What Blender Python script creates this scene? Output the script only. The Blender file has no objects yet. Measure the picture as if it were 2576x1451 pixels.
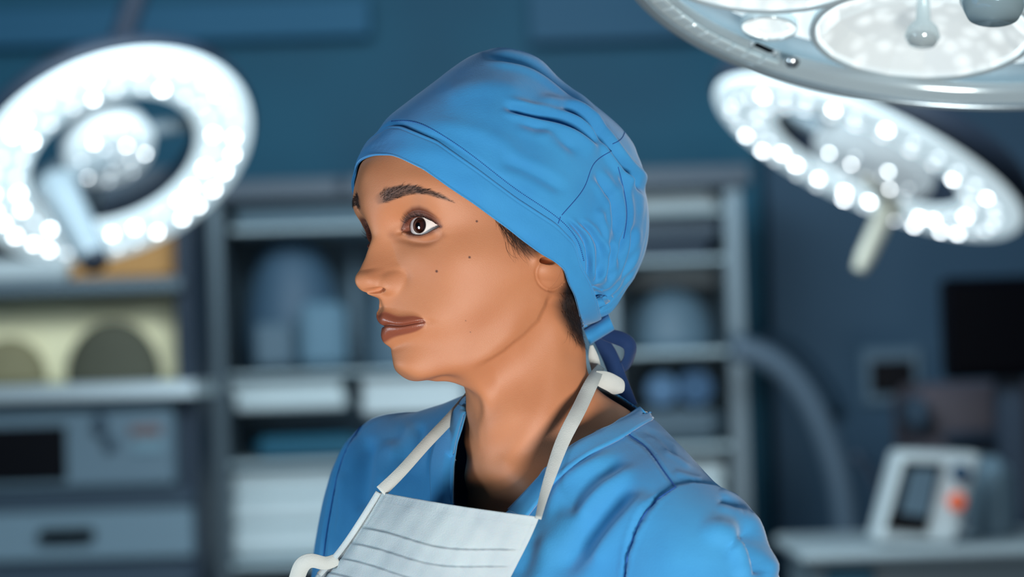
import bpy, math, random
import numpy as np
from mathutils import Vector, Matrix
from mathutils.bvhtree import BVHTree
random.seed(7); rng = np.random.default_rng(7)
sc = bpy.context.scene; COL = sc.collection
A_ = lambda *a: np.array(a, float)

# ------------------------------------------------------------------ camera
FPX = 85/36*2576; IW, IH = 2576, 1451
PITCH, ROLL = math.radians(2.0), math.radians(1.8)
CAM = A_(0, 0, 1.42)
c_fwd = A_(0, math.cos(PITCH), math.sin(PITCH)); _u = A_(0, -math.sin(PITCH), math.cos(PITCH)); _r = A_(1, 0, 0)
c_right = math.cos(ROLL)*_r - math.sin(ROLL)*_u; c_up = math.sin(ROLL)*_r + math.cos(ROLL)*_u
def proj(p):
    d = np.asarray(p, float) - CAM; z = d @ c_fwd
    return IW/2 + FPX*(d @ c_right)/z, IH/2 - FPX*(d @ c_up)/z, z
def P(px, py, z):
    px = np.asarray(px, float)[..., None]; py = np.asarray(py, float)[..., None]; z = np.asarray(z, float)[..., None]
    return CAM + z*(c_fwd + c_right*(px-IW/2)/FPX + c_up*(IH/2-py)/FPX)
cam = bpy.data.cameras.new('camera'); cam.lens = 85; cam.sensor_width = 36
cam.dof.use_dof = True; cam.dof.focus_distance = 1.60; cam.dof.aperture_fstop = 4.3
cam.clip_start = .05
co = bpy.data.objects.new('camera', cam); COL.objects.link(co); sc.camera = co
co.matrix_world = Matrix(((c_right[0], c_up[0], -c_fwd[0], CAM[0]), (c_right[1], c_up[1], -c_fwd[1], CAM[1]), (c_right[2], c_up[2], -c_fwd[2], CAM[2]), (0, 0, 0, 1)))

# ------------------------------------------------------------------ light and exposure
sc.view_settings.view_transform = 'Standard'; sc.view_settings.look = 'None'
sc.view_settings.exposure = 0.0; sc.view_settings.gamma = 1.0; sc.view_settings.use_curve_mapping = False
wd = bpy.data.worlds.new('world'); sc.world = wd; wd.use_nodes = True
wd.node_tree.nodes['Background'].inputs[0].default_value = (.10, .22, .36, 1)
wd.node_tree.nodes['Background'].inputs[1].default_value = .32
def area(name, loc, target, size, power, col=(1, 1, 1), sy=None):
    l = bpy.data.lights.new(name, 'AREA'); l.energy = power; l.color = col; l.size = size
    if sy: l.shape = 'RECTANGLE'; l.size_y = sy
    else: l.shape = 'DISK'
    o = bpy.data.objects.new(name, l); COL.objects.link(o); o.location = loc
    o.rotation_euler = (Vector(target)-Vector(loc)).to_track_quat('-Z', 'Y').to_euler(); return o
area('key_light', (.36, .40, 1.0), (0, 1.6, 1.47), .36, 23.5, (1, .94, .87))
area('side_light', (-1.3, 1.0, 1.25), (-.1, 1.7, 1.32), .5, 12, (.75, .9, 1))  # added cool fill to brighten the far sleeve
area('overhead_light', (.30, 1.30, 2.35), (.05, 1.7, 1.4), .6, .6, (.80, .92, 1))
area('room_fill_light', (-.2, 3.6, 2.75), (-.1, 6.3, 1.3), 2.2, 118, (.78, .93, 1), 1.2)  # added fill for the back wall and shelves, not a visible fitting

# ------------------------------------------------------------------ mesh tools
def mesh_obj(name, v, f, mat=None, parent=None, smooth=True):
    me = bpy.data.meshes.new(name); v = np.asarray(v, float)
    if isinstance(f, np.ndarray):
        n = f.shape[1]; me.vertices.add(len(v)); me.vertices.foreach_set('co', v.ravel())
        me.loops.add(f.size); me.polygons.add(len(f)); me.loops.foreach_set('vertex_index', f.ravel().astype(np.int32))
        me.polygons.foreach_set('loop_start', np.arange(0, f.size, n, dtype=np.int32)); me.update(calc_edges=True); me.validate()
    else:
        me.from_pydata([tuple(a) for a in v], [], f); me.update()
    if smooth: me.polygons.foreach_set('use_smooth', [True]*len(me.polygons))
    for m in (mat if isinstance(mat, (list, tuple)) else [mat]):
        if m: me.materials.append(m)
    o = bpy.data.objects.new(name, me); COL.objects.link(o)
    if parent: o.parent = parent; o.matrix_parent_inverse = parent.matrix_world.inverted()
    return o
def set_attr(o, name, arr):
    a = o.data.attributes.new(name, 'FLOAT', 'POINT'); a.data.foreach_set('value', np.asarray(arr, np.float32))
def nspline(t, Y, tq):
    """natural cubic spline through rows of Y at knots t"""
    t = np.asarray(t, float); Y = np.asarray(Y, float); n = len(t); h = np.diff(t)
    A = np.zeros((n, n)); B = np.zeros((n,)+Y.shape[1:]); A[0, 0] = A[-1, -1] = 1
    for i in range(1, n-1):
        A[i, i-1] = h[i-1]; A[i, i] = 2*(h[i-1]+h[i]); A[i, i+1] = h[i]
        B[i] = 6*((Y[i+1]-Y[i])/h[i] - (Y[i]-Y[i-1])/h[i-1])
    M = np.linalg.solve(A, B.reshape(n, -1)).reshape(B.shape)
    k = np.clip(np.searchsorted(t, tq)-1, 0, n-2); sh = (-1,)+(1,)*(Y.ndim-1)
    a = (t[k+1]-tq).reshape(sh); b = (tq-t[k]).reshape(sh); hh = h[k].reshape(sh)
    return (M[k]*a**3+M[k+1]*b**3)/(6*hh) + (Y[k]/hh-M[k]*hh/6)*a + (Y[k+1]/hh-M[k+1]*hh/6)*b
def smoothline(pts, n=60):
    pts = np.asarray(pts, float); d = np.r_[0, np.cumsum(np.linalg.norm(np.diff(pts, axis=0), axis=1))]
    return nspline(d, pts, np.linspace(0, d[-1], n))
def sstep(x, a, b):
    t = np.clip((x-a)/(b-a), 0, 1); return t*t*(3-2*t)
def smax(a, b, k):
    h = np.clip(.5+.5*(a-b)/k, 0, 1); return b+(a-b)*h+k*h*(1-h)
def smin(a, b, k): return -smax(-a, -b, k)
def normals(v, f):
    n = np.zeros_like(v); a = v[f[:, 0]]; b = v[f[:, 1]]; c = v[f[:, 2]]
    fn = np.cross(b-a, c-a)
    if f.shape[1] == 4: fn = fn+np.cross(c-a, v[f[:, 3]]-a)
    for i in range(f.shape[1]):
        for k in range(3): n[:, k] += np.bincount(f[:, i], fn[:, k], len(v))
    return n/np.maximum(np.linalg.norm(n, axis=1, keepdims=True), 1e-12)
def seg_dist(px, py, line):
    """distance to a polyline, signed side (+ = left of travel in image), and parameter 0..1"""
    line = np.asarray(line, float); best = np.full(px.shape, 1e9); sd = np.zeros(px.shape); tt = np.zeros(px.shape)
    L = np.r_[0, np.cumsum(np.linalg.norm(np.diff(line, axis=0), axis=1))]
    for i in range(len(line)-1):
        a = line[i]; d = line[i+1]-a; l2 = d@d
        t = np.clip(((px-a[0])*d[0]+(py-a[1])*d[1])/l2, 0, 1)
        ex = px-a[0]-t*d[0]; ey = py-a[1]-t*d[1]; q = np.hypot(ex, ey); m = q < best
        best = np.where(m, q, best); sd = np.where(m, np.sign(d[1]*ex-d[0]*ey), sd); tt = np.where(m, (L[i]+t*math.sqrt(l2))/L[-1], tt)
    return best, sd, tt
def in_poly(px, py, poly):
    poly = np.asarray(poly, float); c = np.zeros(px.shape, bool); n = len(poly)
    for i in range(n):
        x1, y1 = poly[i]; x2, y2 = poly[(i+1) % n]
        if y1 == y2: continue
        c ^= ((y1 > py) != (y2 > py)) & (px < (x2-x1)*(py-y1)/(y2-y1)+x1)
    return c
def poly_sd(px, py, poly):
    """signed distance, positive inside"""
    p = np.asarray(poly, float); d, _, _ = seg_dist(px, py, np.r_[p, p[:1]]); return np.where(in_poly(px, py, p), d, -d)
def rbf_fit(X, D, reg=1e-6):
    c2 = (5.0 if np.abs(X).max() > 20 else .006)**2; K = np.sqrt(((X[:, None]-X[None])**2).sum(2)+c2)
    n = len(X); A = np.zeros((n+4, n+4)); A[:n, :n] = K+np.eye(n)*reg; Pm = np.c_[np.ones(n), X]; A[:n, n:] = Pm; A[n:, :n] = Pm.T
    b = np.zeros((n+4, D.shape[1])); b[:n] = D; return X, np.linalg.lstsq(A, b, rcond=None)[0], c2
def rbf_eval(fit, Q):
    X, w, c2 = fit; n = len(X); out = np.empty((len(Q), w.shape[1]))
    for s in range(0, len(Q), 40000):
        q = Q[s:s+40000]; K = np.sqrt(((q[:, None]-X[None])**2).sum(2)+c2); out[s:s+40000] = K@w[:n]+np.c_[np.ones(len(q)), q]@w[n:]
    return out
def grid_faces(nr, nc, wrap=False):
    i = np.arange(nr-1)[:, None]; j = np.arange(nc if wrap else nc-1)[None]; j2 = (j+1) % nc
    return np.stack([(i*nc+j)+0*j2, i*nc+j2, (i+1)*nc+j2, (i+1)*nc+j+0*j2], -1).reshape(-1, 4)
def tube(pts, rad, sides=8, cap=True):
    pts = np.asarray(pts, float); n = len(pts); rad = np.broadcast_to(np.asarray(rad, float), (n,))
    t = np.gradient(pts, axis=0); t /= np.linalg.norm(t, axis=1, keepdims=True)+1e-12
    ref = A_(0, 0, 1) if abs(t[0][2]) < .9 else A_(1, 0, 0); u = np.cross(t[0], ref); u /= np.linalg.norm(u); vs = []
    for i in range(n):
        u = u-t[i]*(u@t[i]); u /= np.linalg.norm(u)+1e-12; w = np.cross(t[i], u)
        a = np.linspace(0, 2*np.pi, sides, endpoint=False); vs.append(pts[i]+rad[i]*(np.cos(a)[:, None]*u+np.sin(a)[:, None]*w))
    f = [tuple(int(x) for x in q) for q in grid_faces(n, sides, True)]
    if cap: f += [tuple(range(sides))[::-1], tuple((n-1)*sides+k for k in range(sides))]
    return np.concatenate(vs), f
class MB:
    """collects pieces that become one mesh"""
    def __init__(s): s.v = []; s.f = []; s.n = 0
    def add(s, v, f):
        v = np.asarray(v, float); s.v.append(v); s.f += [tuple(int(i)+s.n for i in q) for q in f]; s.n += len(v); return s
    def box(s, c, d, R=None, b=0.0):
        x, y, z = [k/2 for k in d]; b = min(b, x*.9, y*.9, z*.9)
        if b <= 0:
            v = np.array([(i, j, k) for i in (-x, x) for j in (-y, y) for k in (-z, z)]); f = [(0, 1, 3, 2), (4, 6, 7, 5), (0, 4, 5, 1), (2, 3, 7, 6), (0, 2, 6, 4), (1, 5, 7, 3)]
        else:
            v = []; idx = {}
            for sx in (-1, 1):
                for sy in (-1, 1):
                    for sz in (-1, 1):
                        for a, pt in enumerate(((x, y-b, z-b), (x-b, y, z-b), (x-b, y-b, z))):
                            idx[sx, sy, sz, a] = len(v); v.append((sx*pt[0], sy*pt[1], sz*pt[2]))
            f = []
            for ax in range(3):
                o1, o2 = (ax+1) % 3, (ax+2) % 3
                for sg in (-1, 1):
                    q = []
                    for e1, e2 in ((-1, -1), (1, -1), (1, 1), (-1, 1)):
                        k = [0, 0, 0]; k[ax] = sg; k[o1] = e1; k[o2] = e2; q.append(idx[k[0], k[1], k[2], ax])
                    f.append(tuple(q) if sg > 0 else tuple(q[::-1]))
                for e1 in (-1, 1):
                    for e2 in (-1, 1):
                        a = [0]*3; a[ax] = -1; a[o1] = e1; a[o2] = e2; c2 = list(a); c2[ax] = 1
                        q = (idx[(*a, o1)], idx[(*c2, o1)], idx[(*c2, o2)], idx[(*a, o2)]); f.append(q if e1*e2 > 0 else q[::-1])
            for sx in (-1, 1):
                for sy in (-1, 1):
                    for sz in (-1, 1):
                        q = tuple(idx[sx, sy, sz, a] for a in range(3)); f.append(q if sx*sy*sz > 0 else q[::-1])
            v = np.array(v)
        if R is not None: v = v@np.asarray(R).T
        return s.add(v+np.asarray(c), f)
    def lathe(s, prof, c=(0, 0, 0), R=None, n=32, a0=0, a1=2*math.pi):
        full = abs(a1-a0-2*math.pi) < 1e-6; a = np.linspace(a0, a1, n, endpoint=not full); pr = np.asarray(prof, float)
        v = np.stack([pr[:, 0][:, None]*np.cos(a), pr[:, 0][:, None]*np.sin(a), np.repeat(pr[:, 1][:, None], n, 1)], -1).reshape(-1, 3)
        f = grid_faces(len(pr), n, full)
        if R is not None: v = v@np.asarray(R).T
        return s.add(v+np.asarray(c), f)
    def tube(s, pts, r, sides=8): return s.add(*tube(pts, r, sides))
    def build(s, name, mat, parent=None, smooth=False, sharp=None):
        v = np.concatenate(s.v); o = mesh_obj(name, v, s.f, mat, parent, smooth or sharp is not None)
        if sharp is not None:
            o.data.set_sharp_from_angle(angle=math.radians(sharp))
        return o
def empty(name, loc=(0, 0, 0), label=None, cat=None, group=None, R=None):
    o = bpy.data.objects.new(name, None); COL.objects.link(o)
    M = Matrix.Translation(Vector(loc))
    if R is not None: M = M @ Matrix([list(r) for r in R]).to_4x4()
    o.matrix_world = M; bpy.context.view_layer.update()
    return tag(o, label, cat, group)
def tag(o, label=None, cat=None, group=None, kind=None):
    if label: o['label'] = label
    if cat: o['category'] = cat
    if group: o['group'] = group
    if kind: o['kind'] = kind
    return o
def lin(c): return tuple((x/12.92 if x <= .04045 else ((x+.055)/1.055)**2.4) for x in [k/255 for k in c])+(1,)
def mat(name, col, rough=.5, metal=0, **kw):
    m = bpy.data.materials.new(name); m.use_nodes = True; b = m.node_tree.nodes['Principled BSDF']
    b.inputs['Base Color'].default_value = lin(col); b.inputs['Roughness'].default_value = rough; b.inputs['Metallic'].default_value = metal
    for k, v in kw.items(): b.inputs[k.replace('_', ' ')].default_value = v
    return m
def nodes(m): return m.node_tree.nodes, m.node_tree.links, m.node_tree.nodes['Principled BSDF']
def noisy(m, col2, scale=8, detail=4, lo=.35, hi=.65, bump=0.0, bscale=200, coord='Object', stretch=(1, 1, 1)):
    N, L, b = nodes(m); tc = N.new('ShaderNodeTexCoord'); mp = N.new('ShaderNodeMapping'); mp.inputs['Scale'].default_value = stretch
    L.new(tc.outputs[coord], mp.inputs[0]); nz = N.new('ShaderNodeTexNoise'); nz.inputs['Scale'].default_value = scale; nz.inputs['Detail'].default_value = detail
    L.new(mp.outputs[0], nz.inputs[0]); r = N.new('ShaderNodeMapRange'); r.inputs[1].default_value = lo; r.inputs[2].default_value = hi
    L.new(nz.outputs[0], r.inputs[0]); mx = N.new('ShaderNodeMix'); mx.data_type = 'RGBA'
    mx.inputs[6].default_value = b.inputs['Base Color'].default_value; mx.inputs[7].default_value = lin(col2)
    L.new(r.outputs[0], mx.inputs[0]); L.new(mx.outputs[2], b.inputs['Base Color'])
    if bump:
        n2 = N.new('ShaderNodeTexNoise'); n2.inputs['Scale'].default_value = bscale; L.new(mp.outputs[0], n2.inputs[0])
        bp = N.new('ShaderNodeBump'); bp.inputs['Strength'].default_value = bump; bp.inputs['Distance'].default_value = .001
        L.new(n2.outputs[0], bp.inputs['Height']); L.new(bp.outputs[0], b.inputs['Normal'])
    return m
def clip_mesh(v, f, s, extra=None):
    """keep s>0 part of a triangle mesh, cutting edges exactly where s = 0"""
    v = [tuple(x) for x in v]; s = np.asarray(s, float); pos = s > 0; k = pos[f].sum(1); keep = [tuple(int(i) for i in t) for t in f[k == 3]]
    cut = {}; ex = None if extra is None else [tuple(x) for x in extra]
    def mid(a, b):
        key = (min(a, b), max(a, b))
        if key not in cut:
            t = s[a]/(s[a]-s[b]); va, vb = v[a], v[b]; v.append(tuple(va[i]+(vb[i]-va[i])*t for i in range(3)))
            if ex is not None: ea, eb = ex[a], ex[b]; ex.append(tuple(ea[i]+(eb[i]-ea[i])*t for i in range(len(ea))))
            cut[key] = len(v)-1
        return cut[key]
    for t in f[(k == 1) | (k == 2)]:
        t = [int(i) for i in t]; out = []
        for i in range(3):
            a, b = t[i], t[(i+1) % 3]
            if pos[a]: out.append(a)
            if pos[a] != pos[b]: out.append(mid(a, b))
        keep += [tuple(out)] if len(out) == 3 else [(out[0], out[1], out[2]), (out[0], out[2], out[3])]
    v = np.array(v); f = np.array(keep, int); used = np.unique(f); m = np.full(len(v), -1); m[used] = np.arange(len(used))
    r = (v[used], m[f]); return r if ex is None else r+(np.array(ex)[used],)
def surface_nets(F, lo, h):
    """F: 3-D field, inside < 0. returns verts, quads"""
    ins = F < 0; nx, ny, nz = F.shape
    acc = np.zeros((nx-1, ny-1, nz-1, 3)); cnt = np.zeros((nx-1, ny-1, nz-1))
    def cr(sl0, sl1, ax):
        return
    corners = [(i, j, k) for i in (0, 1) for j in (0, 1) for k in (0, 1)]
    sub = lambda o: (slice(o[0], nx-1+o[0]), slice(o[1], ny-1+o[1]), slice(o[2], nz-1+o[2]))
    for a in corners:
        for ax in range(3):
            if a[ax]: continue
            b = list(a); b[ax] = 1; fa = F[sub(a)]; fb = F[sub(b)]; m = (fa < 0) != (fb < 0)
            t = np.where(m, fa/np.where(m, fa-fb, 1), 0)
            for k in range(3): acc[..., k] += np.where(m, a[k]+(t if k == ax else 0), 0)
            cnt += m
    act = cnt > 0; idx = np.full(act.shape, -1); idx[act] = np.arange(act.sum())
    I = np.argwhere(act); V = lo+h*(I+acc[act]/cnt[act][:, None]); Q = []
    for ax in range(3):
        o1, o2 = (ax+1) % 3, (ax+2) % 3
        s0 = [slice(None)]*3; s1 = [slice(None)]*3; s0[ax] = slice(0, -1); s1[ax] = slice(1, None)
        ch = np.argwhere(ins[tuple(s0)] != ins[tuple(s1)]); ch = ch[(ch[:, o1] > 0) & (ch[:, o2] > 0) & (ch[:, o1] < F.shape[o1]-1) & (ch[:, o2] < F.shape[o2]-1)]
        d1 = np.zeros(3, int); d1[o1] = 1; d2 = np.zeros(3, int); d2[o2] = 1
        q = np.stack([idx[tuple(c.T)] for c in (ch-d1-d2, ch-d2, ch, ch-d1)], 1)
        fl = ins[tuple(ch.T)]; q[~fl] = q[~fl][:, ::-1]; Q.append(q)
    return V, np.concatenate(Q)
def outline_fit(W_, lines, fixed, passes=3, reg=-2e-3, band_=7):
    for _ in range(passes):
        u_, v_, zc_ = proj(W_); X, D = [], []
        for ln in lines:
            L_ = smoothline(ln, 30); T_ = np.gradient(L_, axis=0); T_ /= np.linalg.norm(T_, axis=1, keepdims=True)
            for p_, t_ in zip(L_[::2], T_[::2]):
                n_ = A_(t_[1], -t_[0]); du, dv = u_-p_[0], v_-p_[1]; lat = np.abs(du*t_[0]+dv*t_[1]); s__ = du*n_[0]+dv*n_[1]
                if n_ @ (p_-A_(1300, 1500)) < 0: n_ = -n_; s__ = -s__
                m = np.where((lat < band_) & (np.abs(s__) < 160))[0]
                if not len(m): continue
                i = m[np.argmax(s__[m])]; X.append(W_[i]); D.append(P(u_[i]-s__[i]*n_[0], v_[i]-s__[i]*n_[1], zc_[i])-W_[i])
        X = np.array(X+list(fixed)); D = np.array(D+[A_(0, 0, 0)]*len(fixed)); w = rbf_fit(X, D, reg)
        W_ = W_+rbf_eval(w, W_)
    return W_

# ------------------------------------------------------------------ the head: pose
def rot3(yaw, pit, rol):
    y, p, r = [math.radians(k) for k in (yaw, pit, rol)]
    f = A_(-math.cos(y), -math.sin(y), 0); l = A_(math.sin(y), -math.cos(y), 0); u = A_(0, 0, 1)
    f2 = math.cos(p)*f-math.sin(p)*u; u2 = math.cos(p)*u+math.sin(p)*f
    l3 = math.cos(r)*l+math.sin(r)*u2; u3 = math.cos(r)*u2-math.sin(r)*l
    return np.stack([l3, f2, u3], 1)
HR = rot3(38, 2.5, 4.5); HT = A_(-.01745589, 1.64752407, 1.51970235); HS = .938e-3
def h2w(p): return HT+(np.asarray(p, float)@HR.T)*HS
def w2h(p): return ((np.asarray(p, float)-HT)@HR)/HS

# ------------------------------------------------------------------ the head: base form as stacked outlines (half, front to back)
def ell(z, ax, yf, yb, zf=0, zb=0, n=9, e=2.0):
    a = np.linspace(0, np.pi, n); yc = (yf+yb)/2; c = np.cos(a); s = np.sin(a)
    x = ax*np.abs(s)**(2/e); y = yc+(yf-yb)/2*np.sign(c)*np.abs(c)**(2/e)
    return [(x[i], y[i], z+zf*(1+c[i])/2+zb*(1-c[i])/2) for i in range(n)]
ROWS = [
 ell(101, 5, 8, -2), ell(98, 24, 28, -26), ell(90, 42, 44, -50), ell(77, 56, 66, -70),
 [(0,85,60),(23,81,60),(40,69,60),(53,51,60),(62,28,60),(67,0,60),(67,-25,58),(57,-58,56),(33,-78,55),(0,-86,55)],
 [(0,97,41),(25,92,41),(43,77,41),(54,58,40),(63,30,40),(69,0,38),(71,-25,36),(60,-60,34),(35,-84,33),(0,-92,33)],
 [(0,98,23),(14,98,24),(30,93,26),(43,83,25),(54,64,22),(61,36,20),(67,5,16),(68,-25,13),(58,-60,10),(34,-82,8),(0,-90,8)],
 [(0,93,4),(10,88,3),(20,80,2),(30,77,1),(41,72,0),(51,60,0),(59,42,-2),(65,8,-6),(65,-22,-10),(56,-56,-14),(33,-76,-16),(0,-84,-16)],
 [(0,86,-20),(12,85,-20),(25,82.5,-20),(38,75,-20),(50,64,-20),(59,46,-20),(64,22,-22),(65,4,-25),(63,-22,-28),(54,-50,-31),(32,-70,-33),(0,-77,-33)],
 [(0,89,-44),(12,88.5,-44),(25,83,-43),(37,75,-42),(48,61,-41),(56,44,-39),(61,22,-38),(61,4,-40),(57,-20,-43),(50,-43,-46),(31,-62,-48),(0,-70,-48)],
 [(0,94,-67),(12,92,-67),(24,84.5,-66),(35,72,-63),(45,55,-58),(52,36,-53),(57,14,-47),(55,-2,-49),(51,-18,-54),(45,-38,-59),(29,-55,-62),(0,-63,-63)],
 [(0,89,-81),(12,87,-81),(22,79,-79),(32,66,-75),(41,48,-69),(49,31,-63),(54,12,-56),(52,-3,-60),(48,-18,-65),(43,-36,-71),(28,-52,-75),(0,-59,-77)],
 [(0,92,-95),(9,90,-95),(18,81,-92),(28,66,-87),(37,49,-80),(46,31,-72),(51,12,-65),(49,-4,-70),(46,-18,-77),(42,-35,-83),(27,-50,-88),(0,-56,-90)],
 [(0,87,-106),(9,85,-105),(17,76,-102),(26,62,-96),(35,45,-87),(43,27,-78),(48,9,-72),(47,-5,-78),(45,-18,-86),(41,-34,-93),(26,-48,-99),(0,-54,-101)],
 [(0,73,-109),(8,71,-108),(15,63,-106),(23,49,-101),(31,34,-94),(39,20,-87),(43,6,-84),(44,-7,-91),(43,-19,-99),(39,-34,-105),(25,-48,-111),(0,-53,-114)],
 [(0,52,-111),(8,51,-111),(15,45,-111),(23,35,-110),(31,22,-107),(38,9,-103),(42,-2,-102),(43,-12,-107),(42,-22,-112),(38,-35,-118),(24,-48,-124),(0,-53,-128)],
 ell(-135, 42, 41, -57), ell(-158, 43, 34, -61), ]
YC = 10.0
TH = np.linspace(0, np.pi, 49)
def resample(row):
    r = np.array(row, float); th = np.arctan2(r[:, 0], r[:, 1]-YC); th[0] = 0; th[-1] = np.pi
    rr = np.hypot(r[:, 0], r[:, 1]-YC)
    t = np.r_[-th[1:4][::-1], th, 2*np.pi-th[-4:-1][::-1]]
    Y = np.c_[np.r_[rr[1:4][::-1], rr, rr[-4:-1][::-1]], np.r_[r[1:4, 2][::-1], r[:, 2], r[-4:-1, 2][::-1]]]
    q = nspline(t, Y, TH); return np.stack([q[:, 0]*np.sin(TH), YC+q[:, 0]*np.cos(TH), q[:, 1]], 1)
CG = np.stack([resample(r) for r in ROWS])           # rows x 49 x 3 (half)
full = np.concatenate([CG, (CG[:, 1:-1]*A_(-1, 1, 1))[:, ::-1]], 1)   # theta 0..2pi, 96 columns
# below the neck the figure turns to the line of the shoulders
TR = math.radians(9)
def body_row(z, ax, yf, yb, cx=0, cy=0, tw=1.0, e=2.2, dz=0):
    h = np.array(ell(0, ax, yf, yb, n=49, e=e)); th = np.arctan2(h[:, 0], h[:, 1]-(yf+yb)/2)
    g = np.concatenate([h, (h[1:-1]*A_(-1, 1, 1))[::-1]]); g[:, 2] = z - dz*(np.abs(g[:, 0])/ax)**1.5
    c, s = math.cos(TR*tw), math.sin(TR*tw); x = g[:, 0]*c-g[:, 1]*s; y = g[:, 0]*s+g[:, 1]*c
    return np.stack([x+cx, y+cy, g[:, 2]], 1)
BROWS = [body_row(-176, 53, 36, -64, 0, -4, .6, dz=4), body_row(-188, 72, 34, -62, 0, -8, 1, dz=9), body_row(-200, 92, 34, -60, 0, -10, 1, dz=14), body_row(-216, 116, 36, -60, 0, -12, 1, dz=18),
         body_row(-252, 132, 42, -60, 0, -14, 1, dz=14), body_row(-330, 120, 54, -60, 0, -14, 1), body_row(-430, 112, 54, -60, 0, -14, 1), body_row(-560, 114, 54, -60, 0, -14, 1), body_row(-640, 124, 54, -66, 0, -14, 1)]
full = np.concatenate([full, np.stack(BROWS)])
nR = len(full)
d = np.linalg.norm(np.diff(full, axis=0), axis=2); dm = d.mean(1)*.35+d[:, :14].mean(1)*.65
kt = np.r_[0, np.cumsum(np.maximum(dm, 4)**.75)]
i_brow, i_neck = 4, 16
def dens(a, b, step): return np.linspace(a, b, max(2, int(round((b-a)/step)))+1)[:-1]
def rows_q():
    out = []
    for i in range(nR-1):
        L = dm[i]; st = .42 if i_brow <= i < i_neck-1 else (1.2 if i < i_neck+3 else 4)
        out.append(np.linspace(kt[i], kt[i+1], max(2, int(L/st))+1)[:-1])
    return np.r_[np.concatenate(out), kt[-1]]
R_ = rows_q()
F1 = nspline(kt, full, R_)                     # rows dense x 96 x 3
deg = np.r_[dens(-42, 112, .32), dens(112, 180, 1.6), dens(180, 318, 2.2)]
k3 = np.concatenate([F1[:, -8:], F1, F1[:, :8]], 1); kth = np.arange(-8, 104)*(360/96)
dq = np.where(deg < 0, deg+360, deg); dq.sort()
G = nspline(kth, k3.transpose(1, 0, 2), dq).transpose(1, 0, 2)
nr, nc = G.shape[:2]; HV = G.reshape(-1, 3).copy(); HF = grid_faces(nr, nc, True)
topi = len(HV); HV = np.r_[HV, [[0, 3, 102]]]

# ------------------------------------------------------------------ the head: features, worked into the surface (x across, y forward, z up, mm)
x, y, z = HV.T.copy(); ax_ = np.abs(x); face = (y > 25) & (z > -125) & (z < 70)
def elly(cx, cy, cz, rx, ry, rz, sx=None):
    u = 1-((ax_-cx)/rx)**2-((z-cz)/rz)**2; return np.where(u > 0, cy+ry*np.sqrt(np.maximum(u, 0)), -1e3)
def gau(dx, s): return np.exp(-(dx/s)**2)
yb = y.copy()
# brow ridge and eye socket
y = y+2.2*gau(ax_-26, 17)*gau(z-(21-.01*(ax_-26)**2), 7)*face
y = y-3.0*gau(ax_-19, 7)*gau(z-5, 8)*face
# cheek volume
y = y+2.4*gau(ax_-40, 15)*gau(z+25, 14)*face
# nose
zz = np.array([30, 18, 8, 2, -6, -14, -22, -30, -36, -40, -44, -48, -51.5, -56]); pp = np.array([0, 0, 0, .8, 5.2, 10.5, 16.2, 22.3, 26.0, 26.3, 23.0, 15.5, 8.0, 0])
ww = np.array([11, 10.5, 9.5, 9.2, 10, 11.5, 13, 14.5, 16, 16.5, 16, 14, 12, 11])
o = np.argsort(zz); prof = np.interp(z, zz[o], pp[o]); zs_ = np.linspace(-60, 35, 400); pr_ = nspline(zz[o], pp[o], zs_); prof = np.interp(z, zs_, pr_); wid = np.interp(z, zs_, nspline(zz[o], ww[o], zs_))
u = np.clip(ax_/wid, 0, 1); shp = np.where(u < 1, (.5+.5*np.cos(np.pi*u))**.9, 0)
y = np.where(face, y+np.maximum(prof, 0)*shp, y)
tip = elly(0, 100.5, -38.5, 10.5, 12.2, 9.0); y = np.where(face, smax(y, tip, 3.5), y)
ala = elly(9.8, 90.6, -42.6, 6.2, 9.6, 6.4); y = np.where(face, smax(y, ala, 6.0), y)
col = elly(0, 92, -47.5, 4.0, 14.5, 3.6); y = np.where(face, smax(y, col, 1.5), y)
# wing crease behind the ala, and the fold running down from it
y = y-1.9*gau(np.hypot((ax_-17.2)/1.0, (z+41)/1.7)-0, 2.8)*face
# philtrum
y = y+(-1.0*gau(x, 2.3)+.7*gau(ax_-4.6, 2.0))*gau(z+57, 6)*face
# lips
MW = 25.5
zl = -67.2-1.0*gau(x, 5)+1.4*(ax_/MW)**2+.6*gau(ax_-7, 5)      # parting line
f = np.sqrt(np.clip(1-(ax_/MW)**2, 0, 1)); t = z-zl
hu = 7.6*f**.8*(1+.10*gau(ax_-5.5, 3)-.12*gau(x, 3)); hl = 9.2*f**.8
up_ = np.where(hu > .4, t/np.maximum(hu, .4), 9); lo_ = np.where(hl > .4, -t/np.maximum(hl, .4), 9)
prot = 5.6*f**.75
def bump(s, pk):  # rises quickly from the parting line, peaks, ends at the border
    return np.clip(np.where(s < pk, np.sqrt(np.clip(1-((pk-s)/(pk+.18))**2, 0, 1)), .5+.5*np.cos(np.pi*np.clip((s-pk)/(1.55-pk), 0, 1))), 0, 1)
yu = prot*bump(up_, .34)*1.0; yl = prot*1.02*bump(lo_, .40)
y = np.where(face & (t >= 0), y+yu, y); y = np.where(face & (t < 0) & (lo_ < 1.6), y+yl, y)
y = y-2.5*gau(t, .7)*sstep(f, .0, .3)*face
y = y+.5*gau(up_-1.02, .09)*f*face                                # upper lip border
y = y-1.1*gau(np.hypot(ax_-27.0, (z+65.8)*1.1), 2.6)*face         # corner
y = y+.6*gau(np.hypot(ax_-33, (z+66)*.6), 7)*face                # fold beside the corner
y = y-1.5*gau(z+80.5, 3.6)*gau(ax_, 14)*face                      # fold under the lower lip
y = y+1.8*gau(ax_, 11)*gau(z+95, 8)*face
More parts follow.
